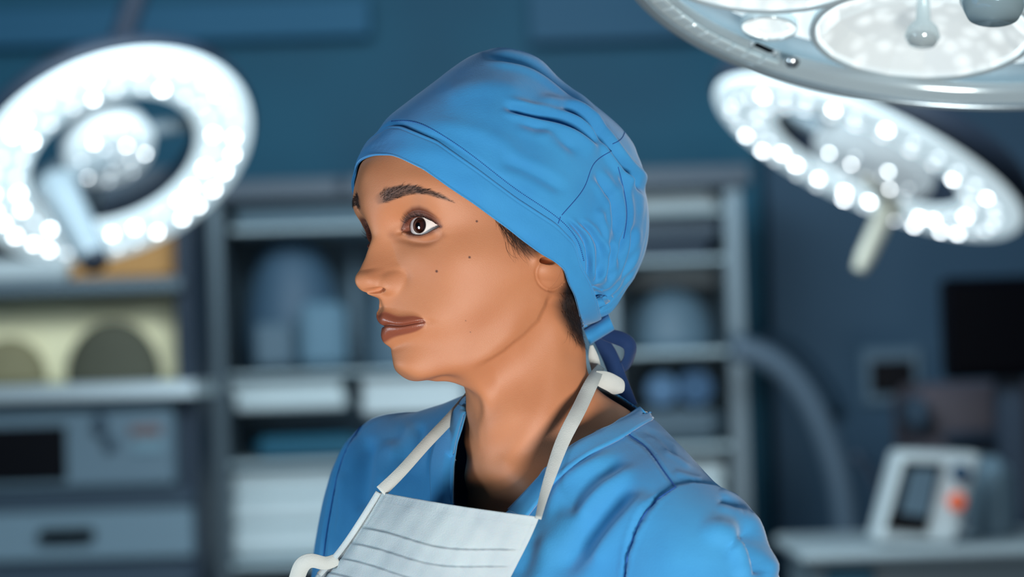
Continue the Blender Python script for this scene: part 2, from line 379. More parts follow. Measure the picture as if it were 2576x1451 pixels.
# eyes
EX, EY, EZ, ER = 30.2, 64.8, 0.0, 12.6
def lid_up(a):  # a = |x| ; upper margin height
    s = np.clip((a-17.0)/(44.5-17.0), 0, 1); return -2.0+ 3.2*s + 7.6*np.sin(np.pi*s**.86)**.85
def lid_lo(a):
    s = np.clip((a-17.0)/(44.5-17.0), 0, 1); return -2.0+ 3.2*s - 5.6*np.sin(np.pi*s**1.12)**.9
dE = np.hypot(ax_-EX, z-EZ)
lid = elly(EX, EY, EZ, ER+2.3, ER+1.75, ER+2.3)
reg = sstep(-dE, -17, -11)*face
y = np.where(face & (lid > 0), y*(1-reg)+smax(y, lid, 3.0)*reg, y)
uu, ll = lid_up(ax_), lid_lo(ax_); inx = (ax_ > 17.0) & (ax_ < 44.5)
open_d = np.where(inx, np.minimum(uu-z, z-ll), -9)               # >0 inside the opening
y = y-1.3*gau(z-(uu+4.6), 1.1)*sstep(ax_, 18, 24)*sstep(-ax_, -47, -40)*face    # crease of the upper lid
y = y+.7*gau(open_d+.9, .8)*face                                 # lid rims
y = y-1.5*gau(z-(ll-5.8-.0*(ax_-30)), 2.2)*gau(ax_-30, 12)*face   # under eye fold
y = np.where(face & inx, y-(1.2+6.3*sstep(ax_, 18.2, 20.6))*sstep(open_d, -.05, .45), y)
A_car0 = face*sstep(open_d, -.2, .4)*sstep(-ax_, -20.4, -18.6)
y = y-1.6*gau(np.hypot(ax_-16.2, z+2.3), 1.8)*face
HV2 = np.stack([x, y, z], 1)
# soften the wings of the nose
_g = HV2[:-1].reshape(nr, nc, 3).copy(); _w = (sstep(-np.abs(_g[..., 0]), -25, -20)*sstep(_g[..., 2], -57, -52)*sstep(-_g[..., 2], 28, 33)*(_g[..., 1] > 60))[..., None]
for _ in range(9):
    _a = _g.copy(); _a[1:-1] = (_g[:-2]+_g[2:]+np.roll(_g, 1, 1)[1:-1]+np.roll(_g, -1, 1)[1:-1])/4; _g = _g+(_a-_g)*_w*.9
HV2[:-1] = _g.reshape(-1, 3)
x, z = HV2[:, 0], HV2[:, 2]; ax_ = np.abs(x); y = HV2[:, 1].copy()
# nostril
c_, s_ = math.cos(.1), math.sin(.1); nx_ = (ax_-6.2); nz_ = (z+46.1)
q = (np.abs(nx_*c_+nz_*s_)/6.0)**2+((-nx_*s_+nz_*c_)/1.8)**2; y = y-8.5*sstep(-q, -1.3, -.2)*face
HV2[:, 1] = y
# ------------------------------------------------------------------ the head: landmarks moved to where this woman has them
def on_surf(px_, pz_, side=1):
    d = np.hypot(HV2[:, 0]-px_, HV2[:, 2]-pz_) - .02*HV2[:, 1]; return HV2[np.argmin(d)]
LM = [(17, -2, 1015, 582), (44.5, 1.2, 1107, 570), (30, lid_up(30.), 1048, 545), (38, lid_up(38.), 1079, 551), (22.5, lid_up(22.5), 1025, 556),
      (30, lid_lo(30.), 1054, 590), (38, lid_lo(38.), 1083, 581), (22.5, lid_lo(22.5), 1031, 588), (26, 22, 1042, 490),
      (17, -41, 1018, 692), (11, -49, 985, 744), (7.6, -47, 958, 727), (25.5, -65.8, 1069, 807), (13, zl[np.argmin(np.hypot(x-13, z+67))], 1010, 817),
      (12, -60.5, 1001, 799), (12, -75.8, 1016, 844), (37, -25, 1105, 660), (66, -33, 1368, 658)]
MID = [(-38.5, 902, 704), (-26, 916, 668), (-14, 927, 635), (-4, 939, 603), (4, 941, 585), (22, 922, 505), (41, 925, 435), (-51, 955, 752), (-60, 951, 787), (-64.5, 951, 799),
       (-68.2, 967, 822), (-72, 960, 843), (-77.5, 968, 864), (-81.5, 982, 881), (-95, 991, 920)]
XYZ = [((0, 87, -106), 1036, 960), ((17, 76, -102), 1094, 950), ((26, 62, -96), 1160, 931), ((35, 45, -87), 1225, 898), ((43, 27, -78), 1298, 848), ((48, 9, -72), 1358, 780),
       ((-22, 95, 32), 903, 470), ((-30, 90, 22), 898, 512), ((-30, 77, 12), 912, 548)]
pin_x, pin_d = [], []
def pin(p, tx, ty, mirror=True):
    p = np.array(p, float); w = h2w(p); zc = proj(w)[2]; dl = w2h(P(tx, ty, zc))-p
    pin_x.append(p); pin_d.append(dl)
    if mirror and p[0] > 1: pin_x.append(p*A_(-1, 1, 1)); pin_d.append(dl*A_(-1, 1, 1)*.8)
    return dl
for a, b, u_, v_ in LM: pin(on_surf(a, b), u_, v_)
for b, u_, v_ in MID: dl = pin(on_surf(0, b), u_, v_)
for p_, u_, v_ in XYZ: pin(p_, u_, v_)
# sides of the neck, where they stand against the room
for zrow, lx, rx in ((-140, 1172, 1488), (-152, 1168, 1500)):
    m = np.where(np.abs(HV2[:, 2]-zrow-0*HV2[:, 1]) < .8)[0]; u_, v_, _ = proj(h2w(HV2[m])); a, b = m[np.argmin(u_)], m[np.argmax(u_)]
    pin(HV2[a], lx, v_[np.argmin(u_)], False); pin(HV2[b], rx, v_[np.argmax(u_)], False)
for q_ in ((0, -50, 100), (0, -90, 40), (70, -30, 30), (-70, -30, 30), (0, 3, 101), (-64, 10, -20), (-54, 10, -62), (-67, 8, 30), (0, -6, -210), (140, -6, -230), (-140, -6, -230), (0, 70, -240), (0, -90, -240), (0, 0, -640)):
    pin_x.append(A_(*q_)); pin_d.append(A_(0, 0, 0))
pin_x = np.array(pin_x); pin_d = np.array(pin_d)
WARP = rbf_fit(pin_x, pin_d, -1.5)
WP = [WARP]
def warp_all(v):
    for w in WP: v = v+rbf_eval(w, v)
    return v
HVf = warp_all(HV2); HFf = HF
# second pass: the far outline of the face, row by row
SIL = [(455,908),(470,904),(484,902),(498,901),(515,900),(536,905),(552,914),(620,932),(632,930),(643,927),(660,919),(678,911),(691,903),(704,901),(717,905),(730,915),(740,931),(748,950),(769,954),(782,950),(795,947),(809,952),(821,966),(830,961),(843,958),(853,961),(864,967),(874,978),(885,984),(903,987),(921,990),(937,995),(950,1007)]
for _pass in range(2):
    hw = h2w(HVf); u_, v_, zc_ = proj(hw); fm = HVf[:, 1] > 20; sx_, sd_ = [], []
    for yy, tx in SIL:
        m = np.where(fm & (np.abs(v_-yy) < 1.6))[0]; i = m[np.argmin(u_[m])]
        sx_.append(HVf[i]); sd_.append(w2h(P(tx, v_[i], zc_[i]))-HVf[i])
    keep = [warp_all(on_surf(a, b)[None])[0] for a, b, *_ in LM]+[warp_all(A_(*p)[None])[0] for p, *_ in XYZ[:6]]+[warp_all(A_(*q)[None])[0] for q in ((45, 60, -60), (60, 30, -20), (-60, 30, -20), (-45, 60, -60), (50, 60, 30), (0, 0, 100), (0, -80, 0), (-30, 60, -80), (0, 30, -140))]
    X2 = np.array(sx_+keep); D2 = np.array(sd_+[A_(0, 0, 0)]*len(keep)); w = rbf_fit(X2, D2, -1.0)
    WP.append(w); HVf = HVf+rbf_eval(w, HVf)
def warp_shift(v, c): return v+(warp_all(np.array([c]))-np.array([c]))
# pigment plus shade painted on the lids, worked out on the near half and mirrored to the far half
M_ = HV2.copy(); M_[:, 0] = np.abs(M_[:, 0]); near = M_[:, 1] > 20
mx_, my_, _ = proj(h2w(warp_all(M_)))
BROW = [(947,499),(955,489),(967,481),(988,470),(1017,464),(1046,464),(1077,473),(1104,483),(1127,495),(1145,509),(1129,504),(1102,496),(1077,488),(1046,486),(1013,495),(984,507),(959,513)]
fr = near & (np.abs(HV2[:, 2]) < 70) & (M_[:, 1] > 40)
A_brow = np.where(fr, sstep(poly_sd(mx_, my_, BROW), -3.5, 4.5), 0)*sstep(mx_, 944, 985)
LIDT = [(1013,576),(1016,556),(1024,536),(1040,522),(1058,519),(1076,526),(1092,540),(1104,554),(1112,568),(1103,577),(1085,588),(1057,596),(1030,595)]  # brown of the lids with eye socket shade put into the colour
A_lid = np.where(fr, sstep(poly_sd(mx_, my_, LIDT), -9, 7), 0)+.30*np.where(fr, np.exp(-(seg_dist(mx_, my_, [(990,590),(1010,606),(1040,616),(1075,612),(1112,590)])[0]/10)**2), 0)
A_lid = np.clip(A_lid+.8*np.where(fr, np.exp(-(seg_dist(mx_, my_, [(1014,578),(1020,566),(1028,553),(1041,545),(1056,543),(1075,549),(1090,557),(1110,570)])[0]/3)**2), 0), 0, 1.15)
A_lip = np.where((M_[:, 1] > 60) & (f > .02) & (np.abs(t) < 14), np.where(t >= 0, sstep(-up_, -1.12, -.92), sstep(-lo_, -1.08, -.85)), 0)
A_mole = sum(np.where(near & (HV2[:, 0] > 0), sstep(-np.hypot(mx_-a, my_-b), -r-1, -r+1.5), 0) for a, b, r in ((1182, 646, 3.4), (1099, 681, 3.6), (1200, 556, 3.2), (1172, 805, 1.5), (1183, 834, 1.5)))
TEMP = [(1236,530),(1262,574),(1284,612),(1306,636),(1330,648),(1366,640),(1420,600),(1300,500)]
NAPE = [(1426,688),(1407,725),(1402,762),(1410,799),(1428,836),(1456,866),(1476,878),(1560,870),(1560,600),(1440,600)]
nrs = (HV2[:, 0] > -20) & (HV2[:, 1] < 60)
A_scalp = np.clip(.72*nrs*sstep(poly_sd(mx_, my_, TEMP), -9, 16)+nrs*(HV2[:, 1] < 5)*sstep(poly_sd(mx_, my_, NAPE), -14, 24), 0, 1)*(np.hypot((mx_-1389)/40, (my_-686)/44) > 1)
A_scalp = np.maximum(A_scalp, sstep(HV2[:, 2], 50, 56)*(HV2[:, 1] > -200)*((HV2[:, 0] < -12)))
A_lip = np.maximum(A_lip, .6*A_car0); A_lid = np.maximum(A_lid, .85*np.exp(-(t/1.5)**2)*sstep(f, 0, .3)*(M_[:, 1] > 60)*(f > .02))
GAZE = (17, 3.5)
# jaw border, ear lobe and neck worked into the near side
Hn = normals(HVf, HF); nearx = sstep(HV2[:, 0], 0, 24)
JAW = [(1120,948),(1166,930),(1227,898),(1260,878),(1312,840),(1349,803),(1367,766),(1378,735)]
dj, sj, tj = seg_dist(mx_, my_, JAW); sj = dj*-sj
jf = nearx*(HV2[:, 1] < 75)*sstep(mx_, 1168, 1235)*(1-sstep(tj, .93, 1.0)*.7)
HVf = HVf-Hn*((3.4*sstep(sj, -3, 20)*(1-sstep(sj, 40, 170))-.7*np.exp(-((sj+10)/16)**2))*jf)[:, None]
near_e = (HV2[:, 0] > 40) & (HV2[:, 1] > -60) & (HV2[:, 1] < 40)
ql = ((mx_-1389)/37)**2+((my_-686)/41)**2
lob = 4.8*np.clip(1-ql, 0, 1)**.7*sstep(my_, 640, 668)-.7*np.exp(-((np.sqrt(ql)-1.10)/.10)**2)*sstep(-mx_, -1420, -1395)*sstep(my_, 650, 690)
HVf = HVf+Hn*(near_e*lob)[:, None]
hole = ((mx_-1374)/15)**2+((my_-655)/8)**2; HVf = HVf-Hn*(near_e*22*sstep(-hole, -1.5, -.3))[:, None]
HVf = HVf+Hn*(near_e*1.6*np.exp(-((mx_-1346)/10)**2-((my_-652)/14)**2))[:, None]
# the long muscle of the neck and the hollow above the collarbones
dm_, sm_, tm_ = seg_dist(mx_, my_, [(1440,760),(1395,900),(1345,1040),(1275,1160)])
HVf = HVf+Hn*(nearx*(HV2[:, 2] < -60)*1.6*np.exp(-(dm_/26)**2))[:, None]


# ------------------------------------------------------------------ materials of the person
def skin_material():
    m = mat('skin', (182, 121, 84), .56); N, L, b = nodes(m)
    b.inputs['Subsurface Weight'].default_value = .08; b.inputs['Subsurface Radius'].default_value = (1, .35, .18); b.inputs['Subsurface Scale'].default_value = .004
    b.inputs['Specular IOR Level'].default_value = .52
    base = N.new('ShaderNodeRGB'); base.outputs[0].default_value = lin((182, 121, 84)); cur = base.outputs[0]
    tc = N.new('ShaderNodeTexCoord'); nz = N.new('ShaderNodeTexNoise'); nz.inputs['Scale'].default_value = 28; nz.inputs['Detail'].default_value = 5; L.new(tc.outputs['Object'], nz.inputs[0])
    def mix(cur, col, fac=None, attr=None, k=1.0):
        mx = N.new('ShaderNodeMix'); mx.data_type = 'RGBA'; L.new(cur, mx.inputs[6]); mx.inputs[7].default_value = lin(col)
        if attr:
            a = N.new('ShaderNodeAttribute'); a.attribute_name = attr; mm = N.new('ShaderNodeMath'); mm.operation = 'MULTIPLY'; mm.inputs[1].default_value = k
            L.new(a.outputs['Fac'], mm.inputs[0]); L.new(mm.outputs[0], mx.inputs[0])
        else: L.new(fac, mx.inputs[0])
        return mx.outputs[2]
    r = N.new('ShaderNodeMapRange'); r.inputs[1].default_value = .35; r.inputs[2].default_value = .75; r.inputs[4].default_value = .35; L.new(nz.outputs[0], r.inputs[0])
    cur = mix(cur, (164, 96, 60), r.outputs[0])
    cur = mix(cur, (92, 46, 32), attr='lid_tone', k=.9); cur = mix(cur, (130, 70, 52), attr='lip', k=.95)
    cur = mix(cur, (42, 24, 20), attr='brow', k=.85); cur = mix(cur, (20, 14, 14), attr='scalp'); cur = mix(cur, (84, 44, 30), attr='mole')
    L.new(cur, b.inputs['Base Color'])
    a = N.new('ShaderNodeAttribute'); a.attribute_name = 'lip'; mr = N.new('ShaderNodeMapRange'); mr.inputs[3].default_value = .56; mr.inputs[4].default_value = .30; L.new(a.outputs['Fac'], mr.inputs[0]); L.new(mr.outputs[0], b.inputs['Roughness'])
    n2 = N.new('ShaderNodeTexNoise'); n2.inputs['Scale'].default_value = 1600; n2.inputs['Detail'].default_value = 3; L.new(tc.outputs['Object'], n2.inputs[0])
    bp = N.new('ShaderNodeBump'); bp.inputs['Strength'].default_value = .35; bp.inputs['Distance'].default_value = .0004; L.new(n2.outputs[0], bp.inputs['Height']); L.new(bp.outputs[0], b.inputs['Normal'])
    return m
SKIN = skin_material()
HW = h2w(HVf)
NECKB = [(1466,840),(1473,873),(1478,929),(1503,974),(1553,1011),(1600,1044)]; NECKF = [(1174,985),(1173,1010),(1172,1040),(1168,1080),(1166,1110)]
_fx = [HW[np.argmin(((HVf-A_(*q))**2).sum(1))] for q in ((30, 77, 0), (0, 95, -60), (0, 100, -95), (50, 30, -60), (60, 10, -20), (-50, 30, -60), (30, 60, -90), (40, 20, -80), (0, 60, -110), (45, -20, -60), (0, -60, -20), (0, 0, 100), (0, 36, -180), (60, 40, -250), (-60, 40, -250), (20, 40, -150))]
bm_ = np.where(HV2[:, 2] < -60)[0]; _sub = HW[bm_]
def neck_fit(W_, passes=2):
    for _ in range(passes):
        X, D = [], []
        u_, v_, zc_ = proj(W_[bm_])
        for ln, sg in ((NECKB, 1), (NECKF, -1)):
            for p_ in smoothline(ln, 14):
                m = np.where(np.abs(v_-p_[1]) < 4)[0]
                if sg > 0: i = m[np.argmax(u_[m])]
                else:
                    i = m[np.argmin(u_[m])]
                if abs(u_[i]-p_[0]) > 140: continue
                X.append(W_[bm_][i]); D.append(P(p_[0], v_[i], zc_[i])-X[-1])
        yy_ = HV2[bm_][:, 1] > 40
        for p_ in smoothline([(1050,958.5),(1090,950),(1135,940)], 6):
            m = np.where(yy_ & (np.abs(u_-p_[0]) < 3) & (v_ < 1010))[0]; i = m[np.argmax(v_[m])]; X.append(W_[bm_][i]); D.append(P(u_[i], p_[1], zc_[i])-X[-1])
        w = rbf_fit(np.array(X+_fx), np.array(D+[A_(0, 0, 0)]*len(_fx)), -2e-3); W_ = W_+rbf_eval(w, W_)
    return W_
HW = neck_fit(HW)
person = empty('person', (HT[0], HT[1], .0), 'woman in blue scrubs and blue surgical cap looking to the left', 'person')
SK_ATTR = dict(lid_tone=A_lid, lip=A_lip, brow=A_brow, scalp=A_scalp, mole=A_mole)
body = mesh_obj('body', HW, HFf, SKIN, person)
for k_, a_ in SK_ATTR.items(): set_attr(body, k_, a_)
# eyes
def eye_material():
    m = mat('eye', (232, 226, 218), .08); N, L, b = nodes(m); b.inputs['Coat Weight'].default_value = .6; b.inputs['Coat Roughness'].default_value = .02
    a = N.new('ShaderNodeAttribute'); a.attribute_name = 'ang'; r = N.new('ShaderNodeValToRGB'); e = r.color_ramp.elements
    e[0].position = 0; e[0].color = lin((5, 4, 5)); e[1].position = 1; e[1].color = lin((226, 214, 208))
    for p, c in ((.138, (5, 4, 5)), (.165, (50, 22, 12)), (.30, (44, 18, 9)), (.36, (34, 14, 8)), (.425, (16, 8, 6)), (.455, (60, 44, 38)), (.50, (222, 214, 208)), (.8, (226, 216, 210))):
        q = e.new(p); q.color = lin(c)
    L.new(a.outputs['Fac'], r.inputs[0]); L.new(r.outputs[0], b.inputs['Base Color']); return m
EYEM = eye_material()
def eyeball(cx, gaze, warp=None):
    th = np.r_[np.linspace(0, .6, 30), np.linspace(.63, 1.9, 30)]; ph = np.linspace(0, 2*np.pi, 64, endpoint=False)
    RB_ = 15.2; r = RB_+.9*np.clip(1-(th/.42)**2, 0, 1)**1.1
    T, Q = np.meshgrid(th, ph, indexing='ij'); R = r[:, None]+0*T
    v = np.stack([R*np.sin(T)*np.cos(Q), R*np.cos(T), R*np.sin(T)*np.sin(Q)], -1).reshape(-1, 3)
    yaw, pit = np.radians(gaze); Rz = A_([math.cos(yaw), math.sin(yaw), 0], [-math.sin(yaw), math.cos(yaw), 0], [0, 0, 1]) if False else np.array([[math.cos(yaw), math.sin(yaw), 0], [-math.sin(yaw), math.cos(yaw), 0], [0, 0, 1]])
    Rx = np.array([[1, 0, 0], [0, math.cos(pit), -math.sin(pit)], [0, math.sin(pit), math.cos(pit)]])
    v = v@(Rz@Rx).T+A_(cx, EY+ER-RB_, EZ)
    return v, grid_faces(len(th), 64, True), np.repeat(th*RB_/12.3, 64)
for sx in (1, -1):
    v, f, th = eyeball(sx*EX, (GAZE[0], GAZE[1])); v = warp_shift(v, A_(sx*EX, EY+9, EZ))+A_(-3.2*sx, .2, 0)
    e = mesh_obj('eye', h2w(v), f, EYEM, person); set_attr(e, 'ang', th)

# ------------------------------------------------------------------ lashes, brows and hair
HAIRM = mat('hair_dark', (16, 10, 9), .42); HAIRB = mat('hair_brown', (44, 26, 20), .5)
bodybvh = BVHTree.FromPolygons([Vector(v) for v in HW], [tuple(int(i) for i in q) for q in HF])
HWN = normals(HW, HF)
if (HWN*(HW-h2w(A_(0, 0, 0)))).sum(1).mean() < 0: HWN = -HWN
def strands(name, paths, r, m, parent, label=None):
    mb = MB()
    for p_ in paths:
        n_ = len(p_); mb.tube(p_, r*np.linspace(1, .18, n_), 3)
    o = mb.build(name, m, parent, True); o['kind'] = 'stuff'
    if label: o['label'] = label
    return o
def nearest(q, lift):
    l_, n_, _, _ = bodybvh.find_nearest(Vector(q)); l_ = np.array(l_); n_ = np.array(n_); n_ = n_ if n_@(l_-h2w(A_(0, 0, 0))) > 0 else -n_; return l_+n_*lift
Hl2w = lambda d: (HR@np.asarray(d, float))*1e-3
for sx in (1, -1):
    for up, cnt, ln in ((True, 40, 6.6), (False, 26, 2.6)):
        ps = []
        for i in range(cnt):
            a = 20.5+(43.8-20.5)*(i+.5+rng.uniform(-.3, .3))/cnt; b = lid_up(a)+.35 if up else lid_lo(a)-.35
            p0 = h2w(warp_all(on_surf(sx*a, b)[None])[0]); p0 = nearest(p0, 0.0); L_ = ln*rng.uniform(.75, 1.1)*(.75+.5*(a-20)/24); k = (a-30)/14
            d1 = A_(sx*(.30*k+rng.normal()*.06), 1, -.05 if up else -.55); d2 = A_(sx*(.55*k+rng.normal()*.06), .55, .95 if up else -.75)
            d1 /= np.linalg.norm(d1); d2 /= np.linalg.norm(d2); pts = [p0]
            for q in np.linspace(0, 1, 6)[1:]: dd = d1*(1-q)+d2*q; pts.append(pts[-1]+Hl2w(dd/np.linalg.norm(dd)*L_/5))
            ps.append(np.array(pts))
        strands('eyelashes', ps, .00015 if up else .00009, HAIRM, person)
    cand = np.where((A_brow > .35) & (HV2[:, 0]*sx > 0))[0]; pr_ = A_brow[cand]*np.abs(np.r_[1]); pick = rng.choice(cand, 260, p=pr_/pr_.sum()); ps = []
    zc = {}
    for i in pick:
        k = np.clip((mx_[i]-950)/190, 0, 1); lower = my_[i]-np.interp(mx_[i], [950, 988, 1046, 1104, 1143], [500, 483, 475, 488, 506])
        d0 = A_(sx*(.55+.6*k), .1-.5*k, .62-1.0*k-.03*lower); d0 += rng.normal(size=3)*.08; d0 /= np.linalg.norm(d0); L_ = rng.uniform(3.0, 4.8)*(1-.35*k); p0 = HW[i]; pts = [nearest(p0, .0001)]
        for q in (1, 2, 3): p0 = p0+Hl2w(d0*L_/3); d0 = d0+A_(sx*.12, 0, -.16); pts.append(nearest(p0, .0003+.0001*q))
        ps.append(np.array(pts))
    strands('eyebrow', ps, .00010, HAIRB, person)
def px_cast(a, b, lift):
    d_ = P(a, b, 1.0)-CAM; h = bodybvh.ray_cast(Vector(CAM), Vector(d_))
    if h[0] is None: return None
    n_ = np.array(h[1]); n_ = n_ if n_@d_ < 0 else -n_; return np.array(h[0])+n_*lift
def px_strand(a, b, ang, L_, curl, lift0, lift1, n_=7):
    pts = []
    for i in range(n_):
        q = px_cast(a, b, lift0+(lift1-lift0)*i/(n_-1))
        if q is None: break
        pts.append(q); a += math.cos(ang)*L_/(n_-1); b += math.sin(ang)*L_/(n_-1); ang += curl/(n_-1)
    return np.array(pts) if len(pts) > 3 else None
ps = []
for i in range(170):
    t_ = rng.uniform(0, 1)**.8; a = 1238+t_*110; b = np.interp(a, [1238, 1312, 1360], [540, 596, 630])+rng.uniform(-6, 14); L_ = (30+62*math.exp(-((t_-.35)/.3)**2))*rng.uniform(.5, 1.1)*(.35 if a > 1306 else 1)
    s_ = px_strand(a, b, math.radians(rng.uniform(58, 84)-18*t_), L_, rng.uniform(-.9, .5), .0002, .0014)
    if s_ is not None: ps.append(s_)
for i in range(16):
    s_ = px_strand(rng.uniform(1270, 1330), rng.uniform(590, 625), math.radians(rng.uniform(60, 90)), rng.uniform(40, 60), rng.uniform(-1.6, -.2), .0004, .0018, 9)
    if s_ is not None: ps.append(s_)
strands('temple_hair', ps, .00010, HAIRB, person)
ps = []
for i in range(330):
    b = rng.uniform(728, 862); x0_ = np.interp(b, [688, 725, 762, 799, 836, 866], [1424, 1404, 1399, 1407, 1424, 1450])+3; x1_ = np.interp(b, [688, 743, 790, 870], [1436, 1452, 1462, 1470]); a = x0_+(max(x1_, x0_+4)-x0_)*math.sqrt(rng.uniform(0, 1)); 
    s_ = px_strand(a, b, math.radians(rng.uniform(50, 96)), rng.uniform(18, 44), rng.uniform(-1.0, 1.0), .0003, .0022)
    if s_ is not None: ps.append(s_)
strands('nape_hair', ps, .00008, HAIRB, person)

# ------------------------------------------------------------------ the surgical cap
def cloth_material(name, col, col2, bump=.25):
    m = mat(name, col, .78); noisy(m, col2, 14, 4, .3, .7); N, L, b = nodes(m)
    b.inputs['Sheen Weight'].default_value = .25; b.inputs['Sheen Roughness'].default_value = .5; b.inputs['Specular IOR Level'].default_value = .25
    tc = N.new('ShaderNodeTexCoord'); w1 = N.new('ShaderNodeTexNoise'); w1.inputs['Scale'].default_value = 900; w1.inputs['Detail'].default_value = 2
    L.new(tc.outputs['Object'], w1.inputs[0]); n2 = N.new('ShaderNodeTexNoise'); n2.inputs['Scale'].default_value = 55; n2.inputs['Detail'].default_value = 3; L.new(tc.outputs['Object'], n2.inputs[0])
    ad = N.new('ShaderNodeMath'); ad.operation = 'MULTIPLY_ADD'; ad.inputs[1].default_value = 3.0; L.new(n2.outputs[0], ad.inputs[0]); L.new(w1.outputs[0], ad.inputs[2])
    bp = N.new('ShaderNodeBump'); bp.inputs['Strength'].default_value = bump; bp.inputs['Distance'].default_value = .0006; L.new(ad.outputs[0], bp.inputs['Height']); L.new(bp.outputs[0], b.inputs['Normal'])
    return m
CAPM = cloth_material('cap_cotton', (54, 140, 194), (42, 124, 182)); TIEM = cloth_material('tie_cotton', (16, 52, 98), (12, 42, 86)); THREAD = mat('thread', (30, 80, 150), .8)
headbvh = BVHTree.FromPolygons([Vector(v) for v in HW[::1]], [tuple(int(i) for i in q) for q in HF])
CC = A_(0, -4, 34); AX = A_(0, -.56, .83); AX /= np.linalg.norm(AX); E1 = A_(0, AX[2], -AX[1]); E2 = A_(1, 0, 0)
nph, nth = 360, 150
PH = np.linspace(-np.pi, np.pi, nph, endpoint=False); TT = np.linspace(.004, math.radians(128), nth)
TG, PG = np.meshgrid(TT, PH, indexing='ij')
DIR = np.cos(TG)[..., None]*AX+np.sin(TG)[..., None]*(np.cos(PG)[..., None]*E1+np.sin(PG)[..., None]*E2)
rad = 1/np.sqrt((DIR[..., 0]/80)**2+(DIR[..., 1]/104)**2+(DIR[..., 2]/86)**2)
back = np.clip(DIR@(A_(0, -.93, .10)), 0, 1); rad = rad+14*back**3
Q = CC+DIR*rad[..., None]; QW = h2w(Q)
OUT = smoothline([(899,440),(894,418),(905,396),(925,368),(940,345),(955,322),(968,303),(1010,265),(1080,208),(1150,150),(1190,127),(1240,115),(1300,122),(1360,145),(1420,195),(1500,255),(1575,320),(1603,360),(1618,430),(1635,510),(1634,600),(1615,660),(1575,730),(1550,770),(1522,796)], 300)
cu, cv, cz = proj(h2w(CC))
oa = np.arctan2(OUT[:, 1]-cv, OUT[:, 0]-cu); orr = np.hypot(OUT[:, 0]-cu, OUT[:, 1]-cv); oa = np.unwrap(oa)   # runs clockwise from the forehead
bins = np.linspace(oa[0], oa[0]+2*np.pi, 181)
for _ in range(4):
    u_, v_, zc_ = proj(QW); a_ = np.arctan2(v_-cv, u_-cu); a_ = (a_-oa[0]) % (2*np.pi)+oa[0]; r_ = np.hypot(u_-cu, v_-cv)
    k_ = ((a_-oa[0])/(2*np.pi)*180).astype(int) % 180; S = np.zeros(180); np.maximum.at(S, k_.ravel(), r_.ravel())
    mid = (bins[:-1]+bins[1:])/2; sc_ = np.ones(180); ins_ = mid <= oa[-1]; sc_[ins_] = np.interp(mid[ins_], oa, orr)/S[ins_]
    o_ = np.where(~ins_)[0]; sc_[o_] = np.interp(np.arange(len(o_)), [0, len(o_)-1], [sc_[o_[0]-1], sc_[0]])
    ker = np.ones(3)/3; sc_ = np.convolve(np.r_[sc_[-3:], sc_, sc_[:3]], ker, 'same')[3:-3]
    f_ = np.interp(a_, np.r_[mid-2*np.pi, mid, mid+2*np.pi], np.tile(sc_, 3)); f_ = 1+(f_-1)*sstep(r_, 0, 200)
    QW = P(cu+(u_-cu)*f_, cv+(v_-cv)*f_, zc_)
# never inside the head
CW = h2w(CC)
for i in range(0, nth, 3):
    for j in range(0, nph, 3):
        dd = QW[i, j]-CW; Lq = np.linalg.norm(dd); h = headbvh.ray_cast(Vector(QW[i, j]+dd/Lq*.06), Vector(-dd), Lq+.06)
        if h[0] is not None:
            rh = np.linalg.norm(np.array(h[0])-CW)+.0022; e_ = max(rh-Lq, 0)
        else: e_ = 0
        if e_ > 0: QW[i:i+3, j:j+3] = CW+(QW[i:i+3, j:j+3]-CW)*(1+e_/Lq)
def smooth_grid(G, n):
    for _ in range(n):
        G2 = G.copy(); G2[1:-1] = (G[:-2]+G[2:]+np.roll(G, 1, 1)[1:-1]+np.roll(G, -1, 1)[1:-1]+2*G[1:-1])/6; G = G2
    return G
QW = smooth_grid(QW, 3)
U_, V_, _z = proj(QW)
RIM = np.array([(880,392),(902,396.5),(943,391),(982,391),(1005,398),(1067,428),(1129,472),(1191,513),(1256,561),(1312,604),(1360,639),(1394,658),(1420,680),(1431,714),(1446,743),(1458,790),(1475,850)], float)
SEAM = np.array([(900,335),(950,316),(1010,318),(1100,355),(1200,425),(1300,500),(1400,565),(1445,612),(1464,680),(1462,765),(1470,850)], float)
def cross_angle(line):
    out = np.full(nph, np.nan)
    for j in range(nph):
        if PH[j] < 0.02 or PH[j] > 2.95: continue
        d_, s_, t_ = seg_dist(U_[:, j], V_[:, j], line); g = -d_*s_*-1   # sign: positive above the line
        g = d_*s_; w = np.where((g[:-1] > 0) != (g[1:] > 0))[0]; w = w[w > nth*.25]
        if len(w): i = w[0] if line is SEAM else w[-1] if False else w[0]; out[j] = TT[i]+(TT[i+1]-TT[i])*g[i]/(g[i]-g[i+1])
    ok = ~np.isnan(out); xs = np.r_[-PH[ok][::-1], PH[ok]]; ys = np.r_[out[ok][::-1], out[ok]]
    o = np.interp(PH, np.r_[xs[-1]-2*np.pi, xs, xs[0]+2*np.pi], np.r_[ys[-1], ys, ys[0]])
    k = np.ones(5)/5; return np.convolve(np.r_[o[-5:], o, o[:5]], k, 'same')[5:-5]
thr = cross_angle(RIM); ths = np.minimum(cross_angle(SEAM), thr-.12)
def at_angle(T, cols=None):
    """points of the fitted surface at polar angles T[i, j]"""
    fi = np.interp(T, TT, np.arange(nth)); i0 = np.clip(fi.astype(int), 0, nth-2); fr_ = (fi-i0)[..., None]; J = np.arange(nph)[None]+0*i0
    return QW[i0, J]*(1-fr_)+QW[i0+1, J]*fr_
